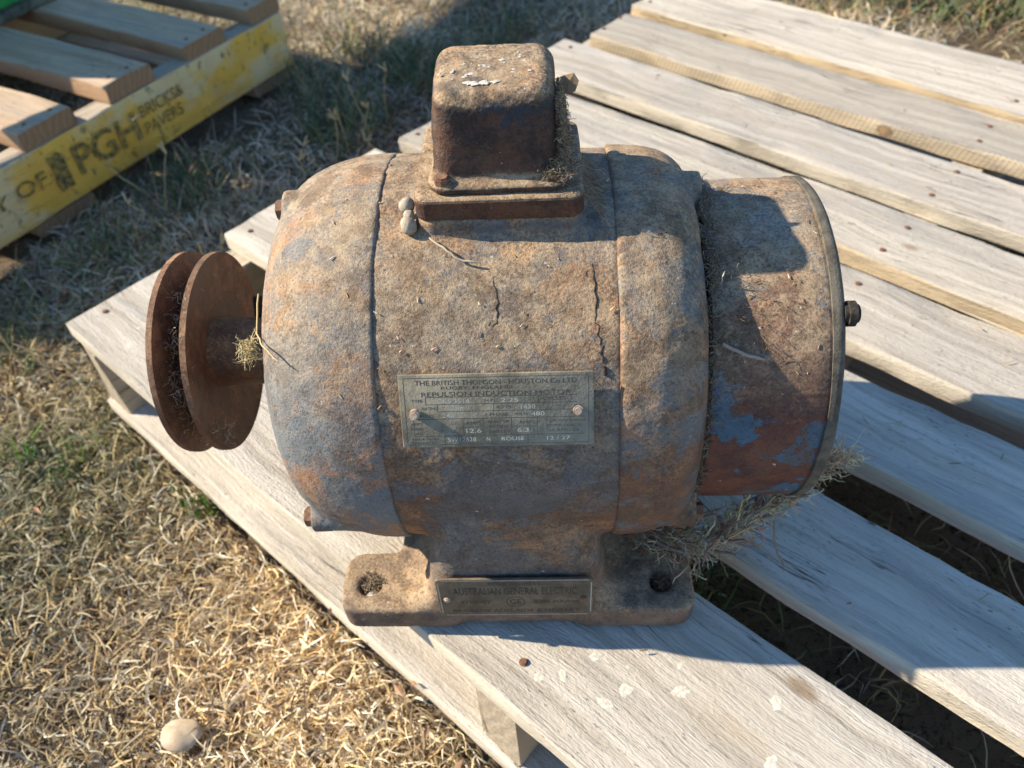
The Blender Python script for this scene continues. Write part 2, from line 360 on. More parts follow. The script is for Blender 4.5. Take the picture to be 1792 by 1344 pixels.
def tubes(name, lines, radii, cols, sides=3):
    V = []; Fc = []; C = []
    for L, r, c in zip(lines, radii, cols):
        L = np.asarray(L, float); n = len(L)
        T = np.gradient(L, axis=0); T /= np.linalg.norm(T, axis=1)[:, None] + 1e-9
        ref = np.array([0.31, 0.52, 0.8]); A = np.cross(T, ref); A /= np.linalg.norm(A, axis=1)[:, None] + 1e-9; B = np.cross(T, A)
        b0 = len(V)
        for i in range(n):
            rr = r * (1.0 if i < n - 1 else 0.4)
            for k in range(sides):
                t = 2 * math.pi * k / sides
                V.append(L[i] + rr * (math.cos(t) * A[i] + math.sin(t) * B[i])); C.append(c)
        for i in range(n - 1):
            for k in range(sides):
                k2 = (k + 1) % sides
                Fc.append((b0 + i * sides + k, b0 + i * sides + k2, b0 + (i + 1) * sides + k2, b0 + (i + 1) * sides + k))
    me = mesh_np(name, V, Fc)
    ca = me.color_attributes.new('tint', 'FLOAT_COLOR', 'POINT')
    ca.data.foreach_set('color', np.c_[np.array(C), np.ones(len(C))].ravel())
    return me
def text_mesh(body, width, height, thick=0.0, bold=0.0):
    cu = bpy.data.curves.new('text', 'FONT'); cu.body = body; cu.size = 1; cu.extrude = 0; cu.offset = bold; cu.resolution_u = 3
    cu.align_x = 'LEFT'
    o = bpy.data.objects.new('text', cu); COL.objects.link(o)
    me = bpy.data.meshes.new_from_object(o.evaluated_get(bpy.context.evaluated_depsgraph_get()))
    bpy.data.objects.remove(o)
    n = len(me.vertices); co = np.empty(n * 3); me.vertices.foreach_get('co', co); co = co.reshape(-1, 3)
    mn, mx = co.min(0), co.max(0)
    co[:, 0] = (co[:, 0] - (mn[0] + mx[0]) / 2) * width / (mx[0] - mn[0]); co[:, 1] = (co[:, 1] - (mn[1] + mx[1]) / 2) * height / (mx[1] - mn[1])
    co[:, 2] = thick
    me.vertices.foreach_set('co', co.ravel()); me.update()
    return me
def frame_mat(c, X, Y):
    X = Vector(X).normalized(); Y = Vector(Y).normalized(); Z = X.cross(Y)
    mm = Matrix.Identity(4)
    for i in range(3): mm[i][0], mm[i][1], mm[i][2] = X[i], Y[i], Z[i]
    mm.translation = Vector(c); return mm

def clouds(name, size, depth=2):
    t = bpy.data.textures.new(name, 'CLOUDS'); t.noise_scale = size; t.noise_depth = depth; return t
TX1, TX2 = clouds('grit', .0016, 3), clouds('crust', .006, 4)
def grit(me, a1=.0005, a2=.0007, lev=1):
    me = multi(me, a1, a2, lev)
    me.polygons.foreach_set('use_smooth', [True] * len(me.polygons)); return me
def multi(me, a1, a2, lev):
    o = bpy.data.objects.new('temp', me); COL.objects.link(o)
    if lev: md = o.modifiers.new('a', 'SUBSURF'); md.levels = lev; md.render_levels = lev
    for t, st in ((TX2, a2), (TX1, a1)):
        md = o.modifiers.new('d', 'DISPLACE'); md.texture = t; md.texture_coords = 'LOCAL'; md.strength = st; md.mid_level = .5
    rr = bpy.data.meshes.new_from_object(o.evaluated_get(bpy.context.evaluated_depsgraph_get())); bpy.data.objects.remove(o); return rr
# ------------------------------------------------------------------ ground
GZ = -0.131
def gh(x, y):
    return 0.006 * np.sin(3.1 * x + 1.3 * np.sin(2.2 * y)) + 0.005 * np.sin(5.3 * y + 0.8 + 1.1 * np.sin(3.7 * x)) + 0.003 * np.sin(17 * x + 3 * np.sin(11 * y)) - 0.006
lin = np.linspace(-1, 1, 261)
gx = np.sign(lin) * (np.abs(lin) * 2.6 + 260 * np.abs(lin) ** 9)
X, Y = np.meshgrid(gx, gx + 0.4); Z = GZ + gh(X, Y) * np.exp(-((X / 6) ** 2 + (Y / 6) ** 2))
ng = len(gx)
gf = [(j * ng + i, j * ng + i + 1, (j + 1) * ng + i + 1, (j + 1) * ng + i) for j in range(ng - 1) for i in range(ng - 1)]
g = bpy.data.objects.new('ground', mesh_np('ground', np.c_[X.ravel(), Y.ravel(), Z.ravel()], gf)); link(g, None, M['ground']); tag(g, kind='structure')

# ------------------------------------------------------------------ pallets
PA = math.radians(-40.475)                 # direction of the deck boards
uV = np.array([math.cos(PA), math.sin(PA)]); vV = np.array([-uV[1], uV[0]])
YA = math.radians(61.378); YO = np.array([-0.447, 1.014])
dV = np.array([math.cos(YA), math.sin(YA)]); nV = np.array([-dV[1], dV[0]])

def board_mesh(L, W, T, seed, rough=0.0009, seg=0.022, chip=0.0):
    r = np.random.default_rng(seed)
    n = max(6, int(L / seg)); xs = np.linspace(-L / 2, L / 2, n + 1)
    b = min(0.0022, T * 0.2)
    sect = []
    hw, ht = W / 2, T / 2
    for sx, sz in ((1, 1), (-1, 1), (-1, -1), (1, -1)):
        pts = [(sx * hw, sz * (ht - b)), (sx * (hw - b * .35), sz * (ht - b * .35)), (sx * (hw - b), sz * ht)]
        if sx * sz < 0: pts = pts[::-1]
        sect += pts
    # a few points across the wide faces
    def between(a, c, k): return [(a[0] + (c[0] - a[0]) * i / (k + 1), a[1] + (c[1] - a[1]) * i / (k + 1)) for i in range(1, k + 1)]
    sect = sect[0:3] + between(sect[2], sect[3], 3) + sect[3:9] + between(sect[8], sect[9], 3) + sect[9:12]
    ns = len(sect)
    off = np.zeros((n + 1, ns, 2)); 
    for k in range(ns):
        a = r.normal(size=n + 1); a = np.convolve(a, [0.2, 0.3, 0.3, 0.2], 'same'); off[:, k, 1] = a * rough
        a = r.normal(size=n + 1); off[:, k, 0] = np.convolve(a, [0.3, 0.4, 0.3], 'same') * rough * 1.3
    bow = 0.0018 * np.sin(xs * r.uniform(2, 5) + r.uniform(0, 6)); cup = r.normal() * 0.0012
    if chip:
        for _ in range(int(chip)):
            c = r.uniform(-L / 2, L / 2); wd = r.uniform(0.008, 0.03)
            off[:, 0:4, 0] -= (0.002 * np.exp(-((xs - c) / wd) ** 2))[:, None]; off[:, 2:4, 1] -= (0.0016 * np.exp(-((xs - c) / wd) ** 2))[:, None]
    V = []
    for i in range(n + 1):
        e = 0.0012 * r.normal(size=ns) if i in (0, n) else np.zeros(ns)
        for k, (y, z) in enumerate(sect):
            V.append((xs[i] + e[k] * (1 if i in (0, n) else 0), y + off[i, k, 0], z + off[i, k, 1] + bow[i] + cup * (1 - (2 * y / W) ** 2)))
    Fc = [(i * ns + k, i * ns + (k + 1) % ns, (i + 1) * ns + (k + 1) % ns, (i + 1) * ns + k) for i in range(n) for k in range(ns)]
    Fc += [tuple(range(ns - 1, -1, -1)), tuple(n * ns + k for k in range(ns))]
    me = mesh_np('board', V, Fc, True)
    bm = bmesh.new(); bm.from_mesh(me); bmesh.ops.recalc_face_normals(bm, faces=bm.faces)
    bm.to_mesh(me); bm.free()
    return shade(me, 35)
nail_me = cyl((0, 0, 0), (0, 0, 1), 0.0031, 0.0024, 10, 0.0008); nail_me.materials.append(M['nail']); shade(nail_me)
def surf(o, x, y, z):
    hit, p, n_, i_ = o.ray_cast(Vector((x, y, .1)), Vector((0, 0, -1)))
    return p.z if hit else z
def nail(parent, x, y, z):
    z = surf(parent, x, y, z) + .0004
    o = bpy.data.objects.new('nail', nail_me); link(o, parent); o.location = (x, y, z); o.rotation_euler = (random.uniform(-.1, .1), random.uniform(-.1, .1), random.uniform(0, 3))
def board(name, parent, mat, x0, x1, y0, y1, z0, z1, seed, along='x', chip=0.0, label=None, rz=0.0):
    L, W = (x1 - x0, y1 - y0) if along == 'x' else (y1 - y0, x1 - x0)
    me = board_mesh(L, W, z1 - z0, seed, chip=chip); me.name = name
    o = bpy.data.objects.new(name, me); link(o, parent, mat)
    o.location = ((x0 + x1) / 2, (y0 + y1) / 2, (z0 + z1) / 2 - parent.location.z)
    o.rotation_euler = (0, 0, (0 if along == 'x' else math.pi / 2) + rz)
    if label: o['label'] = label
    return o
pal = thing('wooden_pallet', 'weathered grey wooden pallet carrying the rusty electric motor', 'pallet', (0, 0, GZ), PA)
DB = [(-.496, -.162, -.017), (-.494, .026, .1175), (-.492, .165, .254), (-.490, .288, .387), (-.489, .410, .505), (-.497, .541, .6375), (-.480, .674, .767), (-.487, .791, .933)]
ST = [-.476, .0815, .648]
for i, (u0, v0, v1) in enumerate(DB):
    b_ = board('deck_board', pal, M['wood_dots'] if i == 6 else M['wood_gold'] if i in (4, 7) else M['wood'], u0, .668 + random.uniform(-.006, .006), v0, v1, -.0195, random.uniform(-.0004, .0006), 40 + i, chip=5, rz=random.uniform(-.002, .002))
    c_ = b_.location
    for s in ST:
        for q in (.24, .76):
            nail(b_, s + random.uniform(-.006, .006) - c_.x, v0 + (v1 - v0) * (q + random.uniform(-.06, .06)) - c_.y, (.0195) / 2 + .0008)
    if i == 0: first_board = b_
for i, s in enumerate(ST): board('bearer', pal, M['stringer'], s - .019, s + .019, -.161, .932, -.1125, -.0201, 60 + i, 'y', chip=6)
for i, (a0, a1) in enumerate(((-.166, -.062), (.34, .44), (.835, .936))): board('bottom_board', pal, M['wood'], -.497, .668, a0, a1, -.131, -.1131, 70 + i, chip=5)
# dried white splatters on the nearest deck board
def blob_mesh(r, seed, h=0.00025):
    q = np.random.default_rng(seed); n = 14; V = [(0, 0, h)]
    for rr, z in ((.6, h * .9), (1.0, 0.0)):
        for k in range(n):
            t = 2 * math.pi * k / n; rad = r * rr * .75 * (1 + .42 * q.normal() * .5); V.append((rad * math.cos(t) * 1.25, rad * math.sin(t) * .85, z))
    Fc = [(0, 1 + k, 1 + (k + 1) % n) for k in range(n)] + [(1 + k, 1 + n + k, 1 + n + (k + 1) % n, 1 + (k + 1) % n) for k in range(n)]
    return mesh_np('dropping', V, Fc)
c_ = first_board.location
for i, (a, b, r) in enumerate([(.1, -.135, .0055), (.112, -.124, .0055), (.143, -.121, .0065), (.148, -.106, .0065), (.119, -.1, .0055), (.176, -.082, .007), (.227, -.049, .0065), (.242, -.085, .0085), (.14, -.091, .0022), (.166, -.068, .003), (-.413, -.138, .005), (-.43, -.118, .003)]):
    o = bpy.data.objects.new('dropping', blob_mesh(r, i)); link(o, first_board, M['dropping']); o.location = (a - c_.x, b - c_.y, surf(first_board, a - c_.x, b - c_.y, .01) - .00005); o.rotation_euler = (0, 0, random.uniform(0, 3))

yp = thing('yellow_pallet', 'brick pallet with yellow painted bearer and worn black stencilled lettering', 'pallet', (YO[0], YO[1], GZ), YA)
yb = board('painted_bearer', yp, M['yellow'], -1.16, 0, 0, .040, -.1125, -.0205, 91, chip=8)
board('bearer', yp, M['wood2'], -1.16, 0, .52, .56, -.1125, -.0205, 92)
board('bearer', yp, M['wood2'], -1.16, 0, 1.06, 1.10, -.1125, -.0205, 93)
for i, (a0, a1) in enumerate([(-.068, .006), (-.213, -.130), (-.363, -.277), (-.513, -.426), (-.66, -.575), (-.80, -.72), (-.95, -.865), (-1.155, -1.03)]):
    # boards run inwards from the yellow face
    b_ = board('deck_board', yp, M['wood2'], a0, a1, .004, 1.10, -.020, .0055, 100 + i, 'y', chip=3, rz=random.uniform(-.006, .006))
    for s in (.02, .54, 1.08):
        for q in (-.02, .02): nail(b_, s - .55, q + random.uniform(-.004, .004), .0135)
for i, (a0, a1) in enumerate([(-.10, .004), (-.55, -.45), (-1.155, -1.05)]): board('bottom_board', yp, M['wood2'], a0, a1, .003, 1.10, -.1305, -.1131, 120 + i, 'y')
def face_text(body, d0, d1, z0, z1, bold=0.0):
    me = text_mesh(body, d1 - d0, z1 - z0, 0.0, bold); o = bpy.data.objects.new('lettering', me); link(o, yb, M['stencil'])
    c = yb.location
    o.rotation_euler = (math.pi / 2, 0, 0); o.location = ((d0 + d1) / 2 - c.x, -.0232, (z0 + z1) / 2 - GZ - c.z); o['kind'] = 'stuff' if False else o.name
    del o['kind']; return o
face_text('PROPERTY', -.775, -.566, -.068, -.049); face_text('OF', -.553, -.505, -.067, -.046)
face_text('PGH', -.456, -.341, -.082, -.038, .012)
face_text('BRICKS&', -.331, -.244, -.055, -.037); face_text('PAVERS', -.331, -.256, -.081, -.063)
def logo():
    V = [(-.012, -.027, 0), (.010, -.027, 0), (.012, .020, 0), (.004, .028, 0), (-.004, .024, 0), (-.012, .027, 0), (-.010, .0, 0), (-.014, -.012, 0)]
    return mesh_np('emblem', V, [tuple(range(8))], False)
o = bpy.data.objects.new('emblem', logo()); link(o, yb, M['stencil']); o.rotation_euler = (math.pi / 2, 0, 0); o.location = (-.482 - yb.location.x, -.0232, -.060 - GZ - yb.location.z)

# ------------------------------------------------------------------ old machine standing on the yellow pallet (only its corner is in view; unseen panels are added to shade the ground)
mc = thing('green_machine', 'green machine with mossy cast iron base on yellow pallet, only its corner in view', 'machine', (-1.0, .9, 0.006))
def slab(p, q, thick, z0, z1, bev=0.01):
    p = np.array(p); q = np.array(q); t = (q - p) / np.linalg.norm(q - p); nn = np.array([-t[1], t[0]]) * thick
    me = prism([tuple(p), tuple(q), tuple(q + nn), tuple(p + nn)], 'z', z0, z1)
    return shade(evaluated(me, [('BEVEL', dict(width=bev, segments=3)), ('SUBSURF', dict(subdivision_type='SIMPLE', levels=3, render_levels=3))]), 50)
put('base', lumpy(slab((-.968, .755), (-.838, 1.050), .30, .0060, .022, .006), .002, 60, 3), M['moss'], mc)
put('housing', slab((-.980, .77), (-.856, 1.044), .27, .019, .46), M['green'], mc)
put('shadow_panel', slab((-1.29, .40), (-.93, .82), .035, .27, .50, .004), M['green'], mc)  # added out of view: shades the ground, raised to let sun under onto the boards
put('shadow_panel', slab((-.93, .82), (-.46, 1.40), .035, .12, .50, .004), M['green'], mc)  # second unseen panel, added to carry the ground shade to its far end

# ------------------------------------------------------------------ the electric motor
mo = thing('electric_motor', 'rusty blue grey electric motor with pulley and terminal box standing on pallet', 'electric motor', (-.027, 0, 0))
def foot(sx0, sx1, y0, y1, hx, hy, z1=.0255):
    a = prism(rrect(sx0, sx1, y0, y1, .012), 'z', .0012, z1)
    c = cyl((hx, hy, .012), (0, 0, 1), .0075, .08, 20)
    ob = bpy.data.objects.new('cut', c); COL.objects.link(ob)
    r = evaluated(a, [('BOOLEAN', dict(operation='DIFFERENCE', object=ob, solver='EXACT'))]); bpy.data.objects.remove(ob)
    return r
parts = [revolve('shell', [(-.094, .1255), (.039, .1255)], 160)]
for s in (-1, 1):
    y0, y1 = (-.1335, -.086) if s < 0 else (.086, .1335)
    parts.append(foot(-.147, -.06, y0, y1, -.127, s * .112)); parts.append(foot(.01, .094, y0, y1, .072, s * .112))
# pedestal: outline in x,z with concave flares into the feet
P2 = [(-.112, .004), (-.112, .0245)]
for k in range(9):
    t = math.radians(90 * k / 8); P2.append((-.112 + .030 * math.sin(t), .0245 + .030 * (1 - math.cos(t))))
P2 += [(-.079, .085), (-.072, .118), (-.066, .14), (.018, .14), (.023, .118), (.030, .085)]
for k in range(8, -1, -1):
    t = math.radians(90 * k / 8); P2.append((.062 - .030 * math.sin(t), .0245 + .030 * (1 - math.cos(t))))
P2 += [(.062, .004)]
def loft(rows, n=8):
    V = []; Fc = []
    for z, x0, x1, yh, rad in rows: V += [(p[0], p[1], z) for p in rrect(x0, x1, -yh, yh, rad, n)]
    k = len(V) // len(rows)
    for i in range(len(rows) - 1): Fc += [(i * k + j, i * k + (j + 1) % k, (i + 1) * k + (j + 1) % k, (i + 1) * k + j) for j in range(k)]
    Fc += [tuple(range(k))[::-1], tuple((len(rows) - 1) * k + j for j in range(k))]
    return mesh_np('loft', V, Fc)
rows = [(.004, -.108, .058, .1315, .008), (.0245, -.108, .058, .1315, .008)]
for k in range(1, 9):
    t = math.radians(90 * k / 8); o = .026 * math.sin(t); rows.append((.0245 + .026 * (1 - math.cos(t)), -.108 + o, .058 - o, .1315 - .0015 * k / 8, .008 + .008 * k / 8))
rows += [(.075, -.080, .030, .1285, .018), (.100, -.076, .026, .1262, .021), (.120, -.070, .021, .1235, .024), (.144, -.064, .015, .1215, .024)]
parts.append(loft(rows))
parts.append(prism(rrect(-.0685, .0195, -.0405, .0405, .008), 'z', .24, .2725))
fr = join_meshes('frame', parts)
fr = evaluated(fr, [('REMESH', dict(mode='VOXEL', voxel_size=.0020)), ('SMOOTH', dict(factor=.5, iterations=12))])
lumpy(fr, .00035, 130, 1); lumpy(fr, .0005, 38, 2)
fr = grit(fr, .00035, .0004)
put('frame', fr, M['body'], mo)
def crust_crack(name, pts, rad):
    Q = []; q = np.random.default_rng(len(pts) * 7 + int(pts[0][1]))
    for (xa, pa), (xb, pb) in zip(pts, pts[1:]):
        for k in range(6):
            t = k / 6; ph = math.radians(pa + (pb - pa) * t + q.normal() * .35); x = xa + (xb - xa) * t + q.normal() * .0007
            Q.append((x, -math.cos(ph) * .1251, H + math.sin(ph) * .1251))
    put(name, tubes('crack', [Q], [rad], [(0.03, .02, .015)], 5), M['dark'], mo)
crust_crack('crust_crack', [(.0240, 62), (.0245, 52), (.0270, 44), (.0280, 38)], .0005)
crust_crack('crust_crack', [(.0280, 38), (.0290, 35)], .0011)
crust_crack('crust_crack', [(-.0290, 60), (-.0260, 52), (-.0290, 46)], .0004)
def lug(x0, x1, phi, r, rr):
    p = math.radians(phi); c = ((x0 + x1) / 2, -math.cos(p) * r, H + math.sin(p) * r)
    a = cyl(c, (1, 0, 0), rr, abs(x1 - x0), 24)
    c2 = ((x0 + x1) / 2, -math.cos(p) * (r - .016), H + math.sin(p) * (r - .016)); b = cyl(c2, (1, 0, 0), rr * 1.35, abs(x1 - x0), 24)
    return [a, b]
def smooth_casting(ms, vox=.0020, it=5):
    me = evaluated(join_meshes('casting', ms), [('REMESH', dict(mode='VOXEL', voxel_size=vox)), ('SMOOTH', dict(factor=.5, iterations=it))])
    lumpy(me, .0003, 140, 4); lumpy(me, .0005, 40, 6); me = grit(me, .00035, .0004); return me
LP = [(-.0915, .1268), (-.105, .1266), (-.1136, .1258), (-.121, .1244), (-.129, .1221), (-.1386, .1186), (-.1475, .1138), (-.1555, .1065), (-.1615, .0965), (-.1655, .083), (-.1675, .05), (-.1675, .024), (-.152, .024), (-.152, .085), (-.140, .103), (-.12, .115), (-.0915, .119)]
ms = [revolve('bell', LP, 160, closed=True)]
LG = [(96, .1055, .0115), (-30, .1130, .0105), (214, .1130, .0105)]
for ph, rc_, rr_ in LG: ms += lug(-.1555, -.112, ph, rc_, rr_)
bell = put('drive_end_bell', smooth_casting(ms), M['bell'], mo)
for ph, rc_, rr_ in LG:
    p = math.radians(ph); put('bolt', shade(cyl((-.1570, -math.cos(p) * rc_, H + math.sin(p) * rc_), (1, 0, 0), .0066, .006, 6, .0008)), M['bolt'], bell, False)
RP = [(.0365, .1270), (.0474, .1266), (.060, .1257), (.0707, .1223), (.0781, .1180), (.0830, .1125), (.0855, .1070), (.0855, .09), (.070, .09), (.0365, .118)]
ms = [revolve('bell', RP, 160, closed=True)]
LG = [(98, .1085, .0105), (-30, .1130, .0100), (214, .1130, .0100)]
for ph, rc_, rr_ in LG: ms += lug(.050, .0905, ph, rc_, rr_)
bell2 = put('fan_end_bell', smooth_casting(ms), M['bell2'], mo)
for ph, rc_, rr_ in LG[1:]:
    p = math.radians(ph); put('bolt', shade(cyl((.0920, -math.cos(p) * rc_, H + math.sin(p) * rc_), (1, 0, 0), .0055, .006, 6, .0008)), M['bolt'], bell2, False)
put('air_gap_mesh', revolve('groove', [(.080, .0985), (.087, .0980), (.0895, .0975)], 128), M['dark'], mo)
cv = evaluated(revolve('cover', [(.0885, .1000), (.0890, .1028), (.110, .1034), (.1505, .1034), (.1530, .1025), (.1530, .096), (.090, .096)], 180, closed=True), [('SUBSURF', dict(subdivision_type='SIMPLE', levels=2, render_levels=2))])
lumpy(cv, .0005, 35, 9); cv = grit(cv, .0003, .0005, 0); cover = put('fan_cover', cv, M['cover'], mo); shade(cv, 50)
rm = evaluated(revolve('rim', [(.1520, .098), (.1525, .1042), (.1575, .1042), (.1595, .1022), (.1600, .09), (.1600, .02), (.156, .02), (.156, .09)], 160, closed=True), [('SUBSURF', dict(subdivision_type='SIMPLE', levels=1, render_levels=1))])
lumpy(rm, .0004, 60, 12); put('end_cap', shade(rm, 50), M['rim'], mo)
kb = cyl((.1630, -.064, .221), (1, 0, 0), .0072, .008, 12, .002); put('cap_bolt', shade(kb, 50), M['dark'], mo)
# terminal box: flange, lid flange and domed lid
fl = evaluated(prism(rrect(-.0690, .0200, -.0405, .0405, .0075), 'z', .2722, .2850), [('BEVEL', dict(width=.0018, segments=2, limit_method='ANGLE')), ('SUBSURF', dict(subdivision_type='SIMPLE', levels=3, render_levels=3))])
lumpy(fl, .0005, 90, 15); flange = put('terminal_box_flange', shade(fl, 50), M['flange'], mo)
def taper_box():
    rings = []
    zs = [(.2852, 0, .010), (.2895, 0, .010)]
    V = []; rings = []
    def ring(x0, x1, y0, y1, r, z, zf=None):
        b = len(V)
        for p in rrect(x0, x1, y0, y1, r, 8): V.append((p[0], p[1], z)); 
        rings.append(b)
    ring(-.0615, .0130, -.0365, .0365, .010, .2853); ring(-.0615, .0130, -.0365, .0365, .010, .2893); ring(-.0600, .0115, -.0350, .0350, .010, .2900)
    ring(-.0595, .0075, -.0310, .0340, .011, .2908); ring(-.0585, .0066, -.0295, .0335, .011, .2940)
    ring(-.0580, .0062, -.0280, .0335, .012, .3120); ring(-.0572, .0060, -.0268, .0335, .012, .3250)
    for k in range(1, 7):
        t = math.radians(15 * k); o = .0075 * (1 - math.cos(t)); z = .3250 + .0105 * math.sin(t)
        ring(-.0572 + o, .0060 - o, -.0268 + o * 1.3, .0335 - o, max(.012 - o, .005), z)
    n = len(rrect(0, 1, 0, 1, .1, 8)); Fc = []
    for a, b in zip(rings, rings[1:]): Fc += [(a + k, a + (k + 1) % n, b + (k + 1) % n, b + k) for k in range(n)]
    Fc += [tuple(rings[0] + k for k in range(n))[::-1], tuple(rings[-1] + k for k in range(n))]
    me = mesh_np('lid', V, Fc)
    return me
lid = smooth_casting([taper_box()], .0013, 2); lumpy(lid, .0005, 120, 21)
lid_o = put('terminal_box_lid', lid, M['box'], mo)
for x, y, r in ((-.0535, -.0310, .0042), (.0060, -.0290, .0046), (-.0535, .0310, .0042), (.0055, .0310, .0046)):
    put('screw', shade(cyl((x, y, .2915), (0, 0, 1), r, .005, 8, .0008)), M['bolt'], lid_o, False)
# lime and bird marks on the lid's top
q = np.random.default_rng(5); mk = [(-.034, -.0165, .0040), (-.029, -.0160, .0034), (-.023, -.0155, .0024), (-.037, -.0150, .0022)]
for cx, cy, n, sp in ((-.024, .005, 12, .007), (-.036, -.006, 9, .006), (-.012, .013, 4, .004), (-.010, -.004, 3, .003)):
    mk += [(cx + q.normal() * sp * 1.3, cy + q.normal() * sp * .6, abs(q.normal()) * .0007 + .0005) for _ in range(n)]
for i, (x, y, r) in enumerate(mk):
    o = put('dropping', blob_mesh(r, 50 + i, .0004), M['dropping'], lid_o, False); o.location = (x, y, .3358); o.rotation_euler = (0, 0, .4)
# shaft, pulley
put('shaft', revolve('shaft', [(-.258, .0), (-.258, .0125), (-.150, .0125), (-.150, 0)][1:3], 40), M['pulley'], mo)
pu = thing('pulley', None, None); del_loc = pu; pu.parent = mo; pu.location = (-mo.location.x, 0, 0)
for k in list(pu.keys()): del pu[k]
d1 = [(-.2440, .0135), (-.2440, .030), (-.2425, .064), (-.2430, .0682), (-.2392, .0684), (-.2350, .044), (-.2345, .0135)]
d2 = [(-.2300, .0135), (-.2295, .044), (-.2226, .0676), (-.2188, .0674), (-.2202, .0635), (-.2245, .030), (-.2260, .0135)]
for dd in (d1, d2): put('disc', shade(revolve('disc', dd, 160, closed=True), 30), M['pulley'], pu, False)
hb = revolve('hub', [(-.236, .0130), (-.236, .040), (-.2285, .040), (-.2275, .0238), (-.222, .0232), (-.1900, .0228), (-.1885, .0215), (-.1885, .0130)], 96, closed=True)
put('hub', shade(hb, 35), M['pulley'], pu, False)
put('set_screw', shade(cyl((-.1955, .018, H + .0240), (0, .55, .84), .0040, .014, 8, .0006)), M['dark'], pu, False)
# rating plate on the shell
PH = math.radians(28); NPc = Vector((-.0280, -math.cos(PH) * .1285, H + math.sin(PH) * .1285 + .0003)); PX = Vector((1, 0, 0)); PY = Vector((0, math.sin(PH), math.cos(PH)))
fm = frame_mat(NPc, PX, PY)
def plate_mesh(wd, ht, th, r, fm):
    me = evaluated(prism(rrect(-wd / 2, wd / 2, -ht / 2, ht / 2, r, 4), 'z', -th, th), [('BEVEL', dict(width=.0003, segments=2, limit_method='ANGLE'))]); me.transform(fm); return shade(me, 30)
npl = put('rating_plate', plate_mesh(.1015, .0405, .0009, .0006, fm), M['plate'], mo)
def ptext(body, x, y, wd, ht, mat, fm, parent, z=.00095, bold=0.0):
    me = text_mesh(body, wd, ht, z, bold); me.transform(fm @ Matrix.Translation((x, y, 0))); put('lettering', me, mat, parent, False)
def pline(x0, y0, x1, y1, fm, parent, mat, t=.00022, z=.00093):
    if x0 == x1: V = [(x0 - t, y0, z), (x0 + t, y0, z), (x0 + t, y1, z), (x0 - t, y1, z)]
    else: V = [(x0, y0 - t, z), (x1, y0 - t, z), (x1, y0 + t, z), (x0, y0 + t, z)]
    return [fm @ Vector(v) for v in V]
D, Pl = M['letter_dark'], M['letter_pale']
for b_, x, y, wd, ht, mt in [
    ('THE BRITISH THOMSON - HOUSTON Co LTD', 0, .0158, .084, .0026, D), ('RUGBY, ENGLAND', -.010, .0128, .037, .0020, D), ('REPULSION INDUCTION MOTOR', 0, .0095, .078, .0025, D),
    ('TYPE', -.0415, .0060, .006, .0016, D), ('CKS.3514', -.0225, .0056, .017, .0023, Pl), ('H.P.', -.0035, .0058, .005, .0016, D), ('2.25', .007, .0056, .009, .0023, Pl), ('CYCLES', .030, .0062, .012, .0019, D),
    ('RATING', -.035, .0018, .008, .0016, D), ('Cont', -.021, .0016, .0075, .0023, Pl), ('R.P.M.', .004, .0019, .008, .0016, D), ('1430', .0165, .0018, .0075, .0023, Pl),
    ('VOLTS', -.037, -.0024, .007, .0015, D), ('240', -.0255, -.0024, .006, .0022, Pl), ('1 PHASE', .000, -.0022, .012, .0018, D), ('VOLTS', .0125, -.0022, .007, .0015, D), ('480', .0215, -.0022, .007, .0022, Pl),
    ('AMPS', -.0125, -.0068, .008, .0018, D), ('AMPS', -.0425, -.0068, .006, .0013, D), ('MAX', -.0425, -.0096, .006, .0013, D), ('LOAD', -.0425, -.0124, .006, .0013, D), ('TO L2', -.026, -.0112, .008, .0014, D),
    ('BUILT UP', .001, -.0062, .011, .0013, D), ('PATENT', .001, -.0089, .010, .0013, D), ('208229', .001, -.0118, .011, .0016, D), ('AMPS', .0155, -.0068, .008, .0016, D), ('12.6', -.0125, -.0112, .008, .0022, Pl), ('6.3', .0135, -.0112, .006, .0022, Pl),
    ('TO REVERSE CHANGE', .036, -.0062, .021, .0013, D), ('OVER LEADS', .035, -.0089, .018, .0013, D), ('L1 AND L2', .035, -.0116, .016, .0013, D),
    ('MADE No IN', -.0385, -.0155, .014, .0012, D), ('ENGLAND', -.0390, -.0175, .013, .0012, D), ('SW12628', -.019, -.0160, .015, .0023, Pl), ('N', -.005, -.0160, .0018, .0020, Pl), ('ROUSE', .008, -.0160, .012, .0020, Pl), ('12 / 27', .032, -.0160, .012, .0020, Pl)]:
    ptext(b_, x, y, wd, ht, mt, fm, npl)
Ln = []
for q in [(-.037, .0079, .042, .0079), (-.037, .0039, .042, .0039), (-.031, -.0001, .042, -.0001), (-.044, -.0042, .046, -.0042), (-.044, -.0138, .046, -.0138), (-.018, -.0090, -.0058, -.0090), (.0075, -.0090, .019, -.0090), (-.048, .0185, .048, .0185), (-.048, -.0187, .048, -.0187),
          (-.037, .0039, -.037, .0079), (-.0008, .0039, -.0008, .0079), (.022, .0039, .022, .0079), (-.031, -.0001, -.031, .0039), (-.0015, -.0001, -.0015, .0039), (-.0075, -.0138, -.0075, -.0042), (-.018, -.0138, -.018, -.0042), (.0075, -.0138, .0075, -.0042), (.021, -.0138, .021, -.0042), (-.044, -.0138, -.044, -.0042), (-.028, -.0187, -.028, -.0138), (.016, -.0187, .016, -.0138), (-.048, -.0187, -.048, .0185), (.048, -.0187, .048, .0185)]:
    Ln.append(pline(*q, fm, npl, Pl, .00014))
put('ruled_lines', mesh_np('lines', [v for q in Ln for v in q], [(4 * i, 4 * i + 1, 4 * i + 2, 4 * i + 3) for i in range(len(Ln))], False), D, npl, False)
